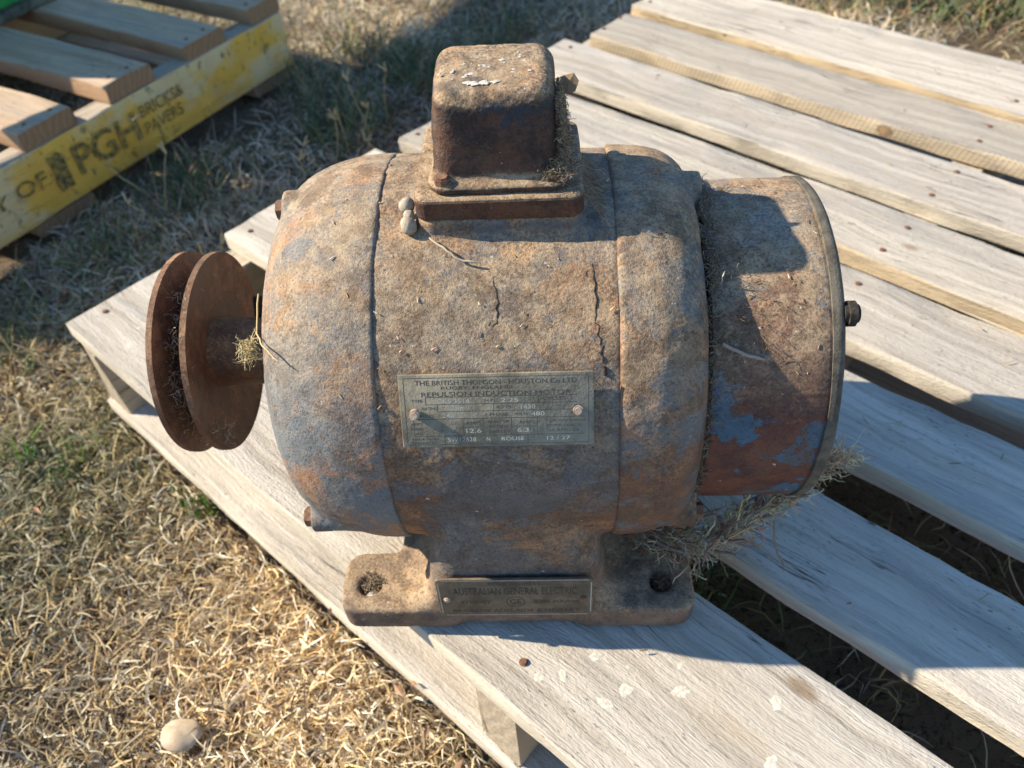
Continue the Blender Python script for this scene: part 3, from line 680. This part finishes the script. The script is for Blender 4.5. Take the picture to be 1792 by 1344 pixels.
for x, h in ((-.0430, .0050), (.0425, .0026)):
    me = cyl((0, 0, h / 2), (0, 0, 1), .0027, h, 12, .0009); lumpy(me, .0002, 900, 2); me.transform(fm @ Matrix.Translation((x, -.0005, .0006))); put('rivet', shade(me, 60), M['rivet'], npl, False)
# maker's plate on the pedestal
fm2 = frame_mat(Vector((-.0255, -.1331, .0440)), (1, 0, 0), (0, 0.03, 1))
mp = put('maker_plate', plate_mesh(.1010, .0440, .0009, .003, fm2), M['plate2'], mo)
D = M['letter_brass']
for b_, x, y, wd, ht in [('SOLE AGENTS', 0, .0170, .034, .0032), ('AUSTRALIAN GENERAL ELECTRIC', 0, .0085, .080, .0085), ('SYDNEY', -.026, -.0045, .020, .0036), ('& MELBOURNE', .027, -.0045, .030, .0036), ('BRISBANE ADELAIDE & HOBART', 0, -.0155, .084, .0038), ('GE', 0, -.0045, .0075, .0062)]:
    ptext(b_, x, y, wd, ht, D, fm2, mp, .00096, .01)
def ring_mesh(r, t, fm, x, y, z=.00096):
    V = []; n = 24
    for k in range(n):
        a = 2 * math.pi * k / n; V += [(x + r * math.cos(a), y + r * math.sin(a), z), (x + (r - t) * math.cos(a), y + (r - t) * math.sin(a), z)]
    Fc = [(2 * k, 2 * ((k + 1) % n), 2 * ((k + 1) % n) + 1, 2 * k + 1) for k in range(n)]
    me = mesh_np('ring', V, Fc, False); me.transform(fm); return me
put('emblem', ring_mesh(.0062, .0007, fm2, 0, -.0045), D, mp, False)
put('raised_border', join_meshes('border', [ (lambda a: a)(mesh_np('b', [fm2 @ Vector(v) for v in [(x0, y0, .00094), (x1, y0, .00094), (x1, y1, .00094), (x0, y1, .00094)]], [(0, 1, 2, 3)], False)) for x0, x1, y0, y1 in [(-.047, .047, .0205, .0211), (-.047, .047, -.0211, -.0205), (-.0493, -.0487, -.018, .018), (.0487, .0493, -.018, .018)]]), M['letter_pale'], mp, False)
for x in (-.0445, .0445):
    me = cyl((0, 0, .001), (0, 0, 1), .0022, .003, 10, .0007); me.transform(fm2 @ Matrix.Translation((x, 0, .0006))); put('rivet', shade(me, 60), M['rivet'] if x < 0 else M['bolt'], mp, False)

# ------------------------------------------------------------------ webs, straw, mud nests on the motor
def walk(p, d, n, step, jit, r, grav=0.0):
    P = [np.array(p, float)]; d = np.array(d, float); d /= np.linalg.norm(d) + 1e-9
    for _ in range(n - 1):
        d = d + r.normal(size=3) * jit; d[2] -= grav; d /= np.linalg.norm(d); P.append(P[-1] + d * step)
    return P
def straw_col(r, b=1.0):
    c = [(.52, .39, .24), (.42, .29, .17), (.28, .185, .115), (.58, .47, .31), (.35, .235, .15)][r.integers(5)]
    return tuple(x * b * r.uniform(.8, 1.15) for x in c)
r = np.random.default_rng(11)
# straw and web bundle hanging under the fan cover
path = np.array([(.050, -.080, .036), (.078, -.085, .036), (.100, -.090, .034), (.118, -.084, .040), (.130, -.078, .048), (.148, -.070, .053), (.160, -.068, .064), (.172, -.066, .082), (.185, -.062, .092), (.200, -.060, .093)])
def along(t):
    t = t * (len(path) - 1); i = min(int(t), len(path) - 2); return path[i] + (path[i + 1] - path[i]) * (t - i), path[i + 1] - path[i]
Ls, Rs, Cs = [], [], []
for k in range(1300):
    t = r.beta(1.6, 1.7); p, d = along(t); wdt = .0048 * (1 - .70 * t) + .0014
    Ls.append(walk(p + r.normal(size=3) * np.array([.8, .9, .6]) * wdt, d / np.linalg.norm(d) * 1.5 + r.normal(size=3) * .6, r.integers(5, 11), r.uniform(.0016, .0038) * (1 - .3 * t), .38, r)); Rs.append(r.uniform(.00014, .00038)); Cs.append(tuple(min(.85, q_) for q_ in straw_col(r, 1.9)))
for k in range(34):
    t = r.uniform(0, .80); p, d = along(t); Ls.append(walk(p + r.normal(size=3) * .0028 * (1 - .8 * t), d, 8, .004, .22, r)); Rs.append(r.uniform(.0009, .0019) * (1 - .7 * t)); Cs.append((.34, .25, .17))
for k in range(35):
    t = r.uniform(.05, .5); p, d = along(t)
    Ls.append(walk(p + r.normal(size=3) * .006, d / np.linalg.norm(d) + r.normal(size=3) * (.9, .7, .35), 10, .0042, .26, r, .01)); Rs.append(r.uniform(.0003, .0008)); c = straw_col(r, 1.25); Cs.append((c[0] * 1.1, c[1] * .95, c[2] * .8))
o = put('straw_debris', tubes('straw', Ls, Rs, Cs), M['fiber'], None, False); tag(o, 'matted straw and cobweb bundle hanging under the fan cover', 'debris', kind='stuff')
# cobweb fuzz: in the groove, beside the terminal box, on the pulley
Ls, Rs, Cs = [], [], []
def fuzz(cfun, n, size, rad, b=1.0, jit=.55):
    for k in range(n):
        p, d = cfun(); Ls.append(walk(p, d, r.integers(5, 9), r.uniform(.4, 1) * size, jit, r)); Rs.append(rad * r.uniform(.6, 1.6)); Cs.append(straw_col(r, b))
def groove():
    a = math.radians(r.uniform(-40, 130)); rad = r.uniform(.099, .1045) + .003 * (a > 1.0) * r.random(); x = r.uniform(.0850, .0892) + abs(r.normal()) * .004 * (a > .7)
    return (x, -math.cos(a) * rad, H + math.sin(a) * rad), (r.normal() * .6, math.sin(a) + r.normal() * .3, math.cos(a) + r.normal() * .3)
fuzz(groove, 3600, .0012, .00017, .75)
def oncover():
    a = math.radians(r.uniform(15, 110)); rad = .1042
    return (.089 + abs(r.normal()) * .019, -math.cos(a) * rad, H + math.sin(a) * rad), (r.normal(), r.normal() * .6, r.normal() * .6)
fuzz(oncover, 500, .0014, .00012, .7, .35)
o = put('cobweb', tubes('web', Ls, Rs, Cs), M['fiber'], None, False); tag(o, 'dusty cobweb packed in the groove between motor body and fan cover', 'cobweb', kind='stuff')
Ls, Rs, Cs = [], [], []
def boxside():
    t = r.random(); z = .2905 + .036 * t; x = .0075 + .008 * (1 - t) * r.random() + abs(r.normal()) * .0006
    return (x, r.uniform(-.034, .012) * (1 - .5 * t), z), r.normal(size=3)
fuzz(boxside, 2200, .0011, .00015, .95, 1.1)
def boxcorner(): return (.006 + r.normal() * .003, -.030 + r.normal() * .003, .2925 + abs(r.normal()) * .002), r.normal(size=3)
fuzz(boxcorner, 160, .0018, .00013, .9)
def boxfall():
    x = .019 + abs(r.normal()) * .005; return (x, r.uniform(-.035, .01), .284 - (x - .019) * 1.4), (.8, r.normal() * .3, -.75)
fuzz(boxfall, 160, .0022, .00010, .9, .2)
o = put('cobweb', tubes('web', Ls, Rs, Cs), M['fiber'], None, False); tag(o, 'brown dusty cobweb clinging to the right side of the terminal box', 'cobweb', kind='stuff')
Ls, Rs, Cs = [], [], []
def pul():
    a = math.radians(r.uniform(-60, 100)); rad = .048 + r.random() * .014; return (-.232 + r.normal() * .003, -math.cos(a) * rad, H + math.sin(a) * rad), r.normal(size=3)
fuzz(pul, 220, .0022, .00012, 1.3)
def pul2():
    a = math.radians(r.uniform(-50, -12)); rad = .050 + r.random() * .018; return (-.2215 + r.normal() * .002, -math.cos(a) * rad, H + math.sin(a) * rad), r.normal(size=3)
fuzz(pul2, 60, .0022, .00016, 1.4)
o = put('cobweb', tubes('web', Ls, Rs, Cs), M['fiber'], None, False); tag(o, 'pale cobweb threads strung inside the groove of the pulley', 'cobweb', kind='stuff')
Ls, Rs, Cs = [], [], []
for k in range(90): Ls.append(walk((-.171 + r.normal() * .002, -.066 + r.normal() * .003, .207 + r.normal() * .003), r.normal(size=3), 6, .0022, .6, r)); Rs.append(.0002); Cs.append((.62, .50, .26))
o = put('grass_tuft', tubes('tuft', Ls, Rs, Cs), M['fiber'], None, False); tag(o, 'small ball of yellow grass wedged between pulley hub and motor', 'grass tuft', kind='stuff')
Ls, Rs, Cs = [], [], []
for hx, hy, n in ((-.126, -.110, 160), (.072, -.112, 110)):
    for k in range(n): Ls.append(walk((hx + r.normal() * .0035 + .001, hy + r.normal() * .003 + .001, .022 + r.normal() * .002), r.normal(size=3) * (1, 1, .3), 6, .0017, .6, r)); Rs.append(.00022); Cs.append(straw_col(r, .8 if hx < 0 else .45))
o = put('straw_debris', tubes('straw', Ls, Rs, Cs), M['fiber'], None, False); tag(o, 'short straw and web stuffed in the bolt holes of the feet', 'debris', kind='stuff')
# single dry stems
def stem(label, pts, rad, col, name='dry_straw'):
    pts = [np.array(p) for p in pts]; Q = []
    for a, b in zip(pts, pts[1:]):
        for k in range(4): Q.append(a + (b - a) * k / 4 + r.normal(size=3) * .0002)
    Q.append(pts[-1]); o = put(name, tubes('stem', [Q], [rad], [col], 5), M['fiber'], None, False); tag(o, label, 'straw'); return o
def oc(x, phi, rad): p = math.radians(phi); return (x, -math.cos(p) * rad, H + math.sin(p) * rad)
stem('short split straw lying on the side of the fan cover', [oc(.093, 42, .1055), oc(.104, 39, .1065), oc(.116, 37, .1055)], .0010, (.42, .33, .25))
stem('thin twig fallen on the motor body below terminal box corner', [oc(-.062, 70, .1285), oc(-.052, 66, .130), oc(-.046, 64, .1285), oc(-.036, 63, .1285)], .0007, (.45, .36, .25))
stem('long bent straw on the left bell beside the pulley', [(-.1685, -.035, .222), (-.166, -.060, .214), (-.154, -.083, .226), (-.1435, -.0935, .2245)], .0005, (.58, .44, .22))
stem('tiny upright pale stem in the web on fan cover', [oc(.094, 60, .1045), oc(.0945, 62, .113)], .0004, (.66, .62, .52))
Ls, Rs, Cs = [], [], []
for k in range(150):
    a_, b_ = r.uniform(-.47, .62), r.uniform(-.15, .92)
    if not any(v0 + .006 < b_ < v1 - .006 for _, v0, v1 in DB): continue
    q = uV * a_ + vV * b_; t = r.uniform(0, 6.28); Ls.append(walk((q[0], q[1], .0022), (math.cos(t), math.sin(t), 0), 4, r.uniform(.001, .004), .2, r)); Ls[-1] = [p * (1, 1, 0) + (0, 0, .0022) for p in Ls[-1]]; Rs.append(r.uniform(.0003, .0007)); Cs.append(straw_col(r, .9))
for k in range(110):
    x = r.uniform(-.15, .15); ph = math.radians(r.uniform(25, 105)); rad = .1262 if x < .06 else .1040
    if -.075 < x < .025 and ph > 1.15: continue
    if x > .06 and x < .092 or x < -.13: continue
    p0 = np.array((x, -math.cos(ph) * rad, H + math.sin(ph) * rad)); tx = r.normal(); tt = np.array((tx, math.sin(ph), math.cos(ph))) ; tt /= np.linalg.norm(tt); l = r.uniform(.0008, .0035); Ls.append([p0, p0 + tt * l * .5, p0 + tt * l]); Rs.append(r.uniform(.0002, .0005)); Cs.append(straw_col(r, 1.2))
o = put('litter_crumbs', tubes('crumbs', Ls, Rs, Cs), M['fiber'], None, False); tag(o, 'tiny crumbs of straw scattered over motor and boards', 'debris', kind='stuff')
# mud nests beside the flange
for i, (p, rad, lb) in enumerate([((-.0745, -.0270, .2740), .0042, 'upper ball of pale dried mud beside terminal box flange'), ((-.0733, -.0325, .2715), .0030, 'small middle crumb of dried mud beside terminal box flange'), ((-.0733, -.0370, .2680), .0046, 'lower and largest ball of dried mud beside terminal box flange')]):
    bm = bmesh.new(); bmesh.ops.create_icosphere(bm, subdivisions=3, radius=rad); bmesh.ops.translate(bm, verts=bm.verts, vec=p); me = from_bm('mud', bm, True); lumpy(me, .0005, 420, i); lumpy(me, .0002, 1500, i + 3)
    o = put('mud_ball', me, M['mud'], None, False); tag(o, lb, 'mud ball', 'mud balls beside the flange')
# dry leaf caught on the terminal box
V = [(.0085, -.001, .3235), (.0125, -.003, .3215), (.0165, -.002, .3225), (.0185, .001, .3265), (.0160, .003, .3300), (.0115, .003, .3290), (.0090, .002, .3285), (.0128, -.0005, .3255), (.0155, .0005, .3262)]
me = evaluated(mesh_np('leaf', V, [(0, 1, 7), (1, 2, 8, 7), (2, 3, 8), (3, 4, 8), (4, 5, 7, 8), (5, 6, 0, 7)], False), [('SOLIDIFY', dict(thickness=.0009))])
o = put('dry_leaf', me, M['leaf'], None, False); tag(o, 'curled dry leaf caught in web at top of the terminal box', 'leaf')
# tan stone at the lower edge
bm = bmesh.new(); bmesh.ops.create_icosphere(bm, subdivisions=4, radius=.0135); bmesh.ops.scale(bm, vec=(1.25, 1.0, .45), verts=bm.verts); bmesh.ops.translate(bm, verts=bm.verts, vec=(-.301, -.156, GZ + .0005)); me = from_bm('stone', bm, True); lumpy(me, .0018, 90, 4)
o = put('stone', me, M['stone'], None, False); tag(o, 'smooth pale tan stone lying in the dry grass', 'stone')

# ------------------------------------------------------------------ grass
def in_box(P, org, ax, ay, x0, x1, y0, y1):
    q = P[..., :2] - org; a = q @ ax; b = q @ ay
    return (a > x0) & (a < x1) & (b > y0) & (b < y1)
def blocked(P):
    z = P[..., 2]; bad = np.zeros(P.shape[:-1], bool); o0 = np.zeros(2)
    for s in ST: bad |= in_box(P, o0, uV, vV, s - .021, s + .021, -.166, .934)
    for a0, a1 in ((-.168, -.058), (.335, .445), (.83, .94)): bad |= in_box(P, o0, uV, vV, -.50, .67, a0, a1)
    bad |= in_box(P, o0, uV, vV, -.50, .67, -.164, .935) & (z > -.03)
    bad |= in_box(P, YO, dV, nV, -1.17, .003, -.004, .045)
    bad |= in_box(P, YO, dV, nV, -1.17, .01, -.002, 1.12) & (z > -.03)
    for a0, a1 in ((-.103, .008), (-.553, -.447)): bad |= in_box(P, YO, dV, nV, a0, a1, -.002, 1.12)
    return bad.any(axis=-1)
def fn(x, y, f, s): return vnoise(np.c_[x * f, y * f, np.full(len(x), s * 1.7)], s)
def blades(name, n, region, Lr, wr, el0, droop, green, seed, palette=None, fade=1.0, curl=.5):
    r = np.random.default_rng(seed)
    x = r.uniform(region[0], region[1], n); y = r.uniform(region[2], region[3], n)
    dens = fn(x, y, 9, seed); keep = r.random(n) < 0.60 + 0.45 * np.clip(dens, -1, 1)
    x, y = x[keep], y[keep]; n = len(x)
    S = 4; L = r.uniform(Lr[0], Lr[1], n); hd = r.uniform(0, 2 * np.pi, n); cv_ = r.normal(size=n) * curl
    el = np.radians(r.uniform(el0[0], el0[1], n)); dr = r.uniform(droop[0], droop[1], n)
    P = np.zeros((n, S + 1, 3)); P[:, 0] = np.c_[x, y, GZ + gh(x, y) + r.uniform(0, .006, n)]; HD = np.zeros((n, S + 1))
    for k in range(S):
        HD[:, k] = hd; P[:, k + 1] = P[:, k] + (L / S)[:, None] * np.c_[np.cos(el) * np.cos(hd), np.cos(el) * np.sin(hd), np.sin(el)]
        P[:, k + 1, 2] = np.maximum(P[:, k + 1, 2], GZ + gh(P[:, k + 1, 0], P[:, k + 1, 1]) + .001)
        hd = hd + cv_ + r.normal(size=n) * curl * .5; el = el - dr
    HD[:, S] = hd
    ok = ~blocked(P); P, HD, L = P[ok], HD[ok], L[ok]; n = len(P)
    wd = r.uniform(wr[0], wr[1], n)[:, None] * np.array([.8, 1, .95, .7, .12])[None]
    tilt = r.uniform(-.9, .9, n)[:, None]
    W = np.stack([-np.sin(HD) * np.cos(tilt), np.cos(HD) * np.cos(tilt), np.sin(tilt) * np.ones_like(HD)], -1) * wd[..., None] * .5
    V = np.stack([P - W, P + W], 2).reshape(-1, 3)
    base = (np.arange(n) * (S + 1) * 2)[:, None, None]; k = np.arange(S)[None, :, None]; q = np.array([0, 1, 3, 2])[None, None]
    Fi = (base + 2 * k + q).reshape(-1)
    me = bpy.data.meshes.new(name); me.vertices.add(len(V)); me.vertices.foreach_set('co', V.astype(np.float32).ravel())
    nf = n * S; me.loops.add(nf * 4); me.loops.foreach_set('vertex_index', Fi.astype(np.int32)); me.polygons.add(nf)
    me.polygons.foreach_set('loop_start', np.arange(nf, dtype=np.int32) * 4); me.polygons.foreach_set('loop_total', np.full(nf, 4, np.int32)); me.update(calc_edges=True)
    pal_ = np.array(palette); ci = r.integers(0, len(pal_), n); C = pal_[ci] * r.uniform(.75, 1.2, n)[:, None] * (1 + .28 * np.clip(fn(P[:, 0, 0], P[:, 0, 1], 14, 71), -1, 1))[:, None]
    gr = np.clip(fn(P[:, 0, 0], P[:, 0, 1], 4.2, 33) * .9 + green - .9 + r.normal(size=n) * .18, 0, 1)
    # blue green living grass grows round the yellow pallet and behind
    gp = np.array([.075, .135, .045]) * r.uniform(.6, 1.5, n)[:, None]; C = C * (1 - gr[:, None]) + gp * gr[:, None]
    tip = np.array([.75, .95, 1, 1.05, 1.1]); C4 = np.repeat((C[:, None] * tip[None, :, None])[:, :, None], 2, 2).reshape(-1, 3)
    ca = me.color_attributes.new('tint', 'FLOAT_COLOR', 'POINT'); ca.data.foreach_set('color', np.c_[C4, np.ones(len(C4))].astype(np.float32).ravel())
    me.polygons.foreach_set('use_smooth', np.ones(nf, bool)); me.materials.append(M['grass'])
    return me
STRAW = [(.76, .58, .32), (.84, .73, .50), (.60, .45, .26), (.86, .79, .62), (.26, .18, .11), (.60, .41, .18), (.16, .11, .07), (.66, .52, .30), (.36, .26, .16)]
COOL = [(.70, .59, .43), (.54, .43, .30), (.76, .68, .53), (.34, .24, .16), (.22, .25, .12), (.62, .46, .26), (.70, .61, .47)]
def grass(name, label, *a, **k):
    o = bpy.data.objects.new(name, blades(name, *a, **k)); link(o); tag(o, label, 'grass', kind='stuff'); return o
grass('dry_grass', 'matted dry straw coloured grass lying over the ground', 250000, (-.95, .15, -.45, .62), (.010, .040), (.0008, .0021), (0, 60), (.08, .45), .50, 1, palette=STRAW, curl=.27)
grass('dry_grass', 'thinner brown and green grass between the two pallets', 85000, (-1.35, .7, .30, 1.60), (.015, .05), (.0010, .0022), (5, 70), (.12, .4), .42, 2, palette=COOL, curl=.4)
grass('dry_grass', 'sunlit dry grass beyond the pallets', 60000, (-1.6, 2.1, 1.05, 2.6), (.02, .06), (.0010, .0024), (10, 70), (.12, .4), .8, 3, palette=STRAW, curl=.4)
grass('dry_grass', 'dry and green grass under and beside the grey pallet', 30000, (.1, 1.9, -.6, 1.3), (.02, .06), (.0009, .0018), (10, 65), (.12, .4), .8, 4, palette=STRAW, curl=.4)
grass('dry_grass', 'coarser pale runners lying on top of the straw mat at left', 15000, (-.95, .1, -.45, .5), (.012, .045), (.0012, .0025), (5, 60), (.1, .5), .35, 9, palette=[(.72,.62,.42), (.66,.50,.26), (.60,.52,.38), (.74,.58,.28)], curl=.5)
V = []; Fc = []
for k in range(70):
    x, y = r.uniform(-.9, 0), r.uniform(-.4, .7); z = GZ + r.uniform(.010, .022); t = r.uniform(0, 6.28); l = r.uniform(.004, .009); w_ = l * r.uniform(.3, .5); zt = r.normal() * .003
    d_ = np.array((math.cos(t), math.sin(t), 0)); n_ = np.array((-d_[1], d_[0], 0)); p = np.array((x, y, z))
    if blocked(np.array([[p]]))[0]: continue
    b0 = len(V); V += [p - d_ * l, p - n_ * w_ + (0, 0, .001), p + d_ * l + (0, 0, zt), p + n_ * w_ + (0, 0, .002)]; Fc.append((b0, b0 + 1, b0 + 2, b0 + 3))
M['litter'] = plain_mat('red_brown_leaf', (.20, .10, .06), (.36, .22, .13), 90, .9, .3, .001)
o = put('leaf_litter', mesh_np('litter', V, Fc, False), M['litter'], None, False); tag(o, 'small red brown dead leaves scattered in the dry grass', 'leaf litter', kind='stuff')
# green tufts and taller seed stalks
def tufts(spots, n, L, rad, cols, spread, up=(.6, 1.4), jit=.1, grav=.05):
    Ls, Rs, Cs = [], [], []
    for (x, y) in spots:
        for k in range(n):
            a = r.uniform(0, 6.28); bx, by = x + r.normal() * spread, y + r.normal() * spread
            ln = r.uniform(.5, 1) * L; P = walk((bx, by, GZ - .004), (math.cos(a) * .5, math.sin(a) * .5, r.uniform(*up)), 7, ln / 6, jit, r, grav)
            if blocked(np.array([P]))[0]: continue
            Ls.append(P); Rs.append(rad * r.uniform(.7, 1.3)); c = cols[r.integers(len(cols))]; Cs.append(tuple(q * r.uniform(.7, 1.3) for q in c))
    return Ls, Rs, Cs
GC = [(.09, .15, .06), (.14, .19, .08), (.09, .13, .06), (.30, .28, .15), (.42, .34, .20)]
o = put('green_grass_tufts', tubes('tufts', *tufts([(-.55, .60), (-.52, .66), (-.34, .86), (-.31, .78), (-.26, 1.02), (-.20, .95), (-.42, .95), (-.64, .30), (-.10, 1.05), (-.05, 1.12), (-.35, 1.10), (-.59, .48)], 150, .07, .0006, GC, .035)), M['fiber'], None, False); tag(o, 'blue green grass tufts growing between the two pallets', 'grass tufts', kind='stuff')
o = put('green_grass_tufts', tubes('tufts', *tufts([(-.56, .14), (-.345, .072), (-.33, .06), (-.60, .10), (-.52, -.05), (-.50, .12)], 34, .03, .0007, [(.12, .22, .04), (.16, .26, .06)], .012)), M['fiber'], None, False); tag(o, 'small bright green shoots in the dry grass at left', 'grass tufts', kind='stuff')
o = put('green_grass_tufts', tubes('tufts', *tufts([(.75, 1.19), (.60, 1.2), (.68, 1.22), (.84, 1.16), (.92, 1.05), (.80, 1.25), (.50, 1.28), (.95, 1.2)], 190, .09, .0008, GC + [(.45, .33, .17), (.52, .38, .2)], .045)), M['fiber'], None, False); tag(o, 'tall green and straw clumps behind the grey pallet', 'grass tufts', kind='stuff')
# leafy weed behind the pallet
V = []; Fc = []; 
for s in range(26):
    bx, by = .66 + r.normal() * .09, 1.20 + r.normal() * .04; a = r.uniform(0, 6.28); P = walk((bx, by, GZ), (math.cos(a), math.sin(a), 1.0), 8, .011, .15, r, .1)
    for i, p in enumerate(P[1:]):
        for sgn in (-1, 1):
            t = np.array([math.cos(a + sgn * 1.4), math.sin(a + sgn * 1.4), .15]); nn = np.array([-t[1], t[0], 0]); b = len(V); l = .009
            V += [p, p + t * l * .5 + nn * l * .28, p + t * l + (0, 0, -.001), p + t * l * .5 - nn * l * .28]; Fc.append((b, b + 1, b + 2, b + 3))
me = mesh_np('weed', V, Fc, False); M['weed'] = plain_mat('grey_green_leaf', (.10, .17, .09), (.16, .24, .13), 60, .7, .2, .001)
o = put('green_weed', me, M['weed'], None, False); tag(o, 'small leafed green weed growing behind the grey pallet', 'weed', kind='stuff')
Ls, Rs, Cs = [], [], []
for (x, y, h) in [(-.43, .44, .06), (-.45, .41, .05), (-.60, .68, .10), (-.56, .60, .09), (-.54, .56, .10), (-.53, .53, .08), (-.27, .76, .11), (-.285, .74, .08), (-.34, .68, .08), (-.32, .70, .07), (-.62, .27, .07), (-.60, .25, .07), (-.57, .24, .05), (-.25, .80, .1), (-.38, .9, .12), (-.42, 1.0, .14), (-.44, 1.05, .12), (-.30, .72, .06), (-.24, .70, .05), (-.35, .63, .05)]:
    P = walk((x, y, GZ), (r.normal() * .25, r.normal() * .25, 1), 8, h / 7, .08, r); Ls.append(P); Rs.append(.0009); c = (.50, .39, .20); Cs.append(c)
    for s in range(3): Ls.append(walk(P[-1], np.array([r.normal() * .6, r.normal() * .6, .8]), 5, .0045, .1, r)); Rs.append(.0013); Cs.append((.60, .47, .26))
o = put('seed_stalks', tubes('stalks', Ls, Rs, Cs, 4), M['fiber'], None, False); tag(o, 'dry seed stalks standing up between the pallets', 'grass stalks', kind='stuff')
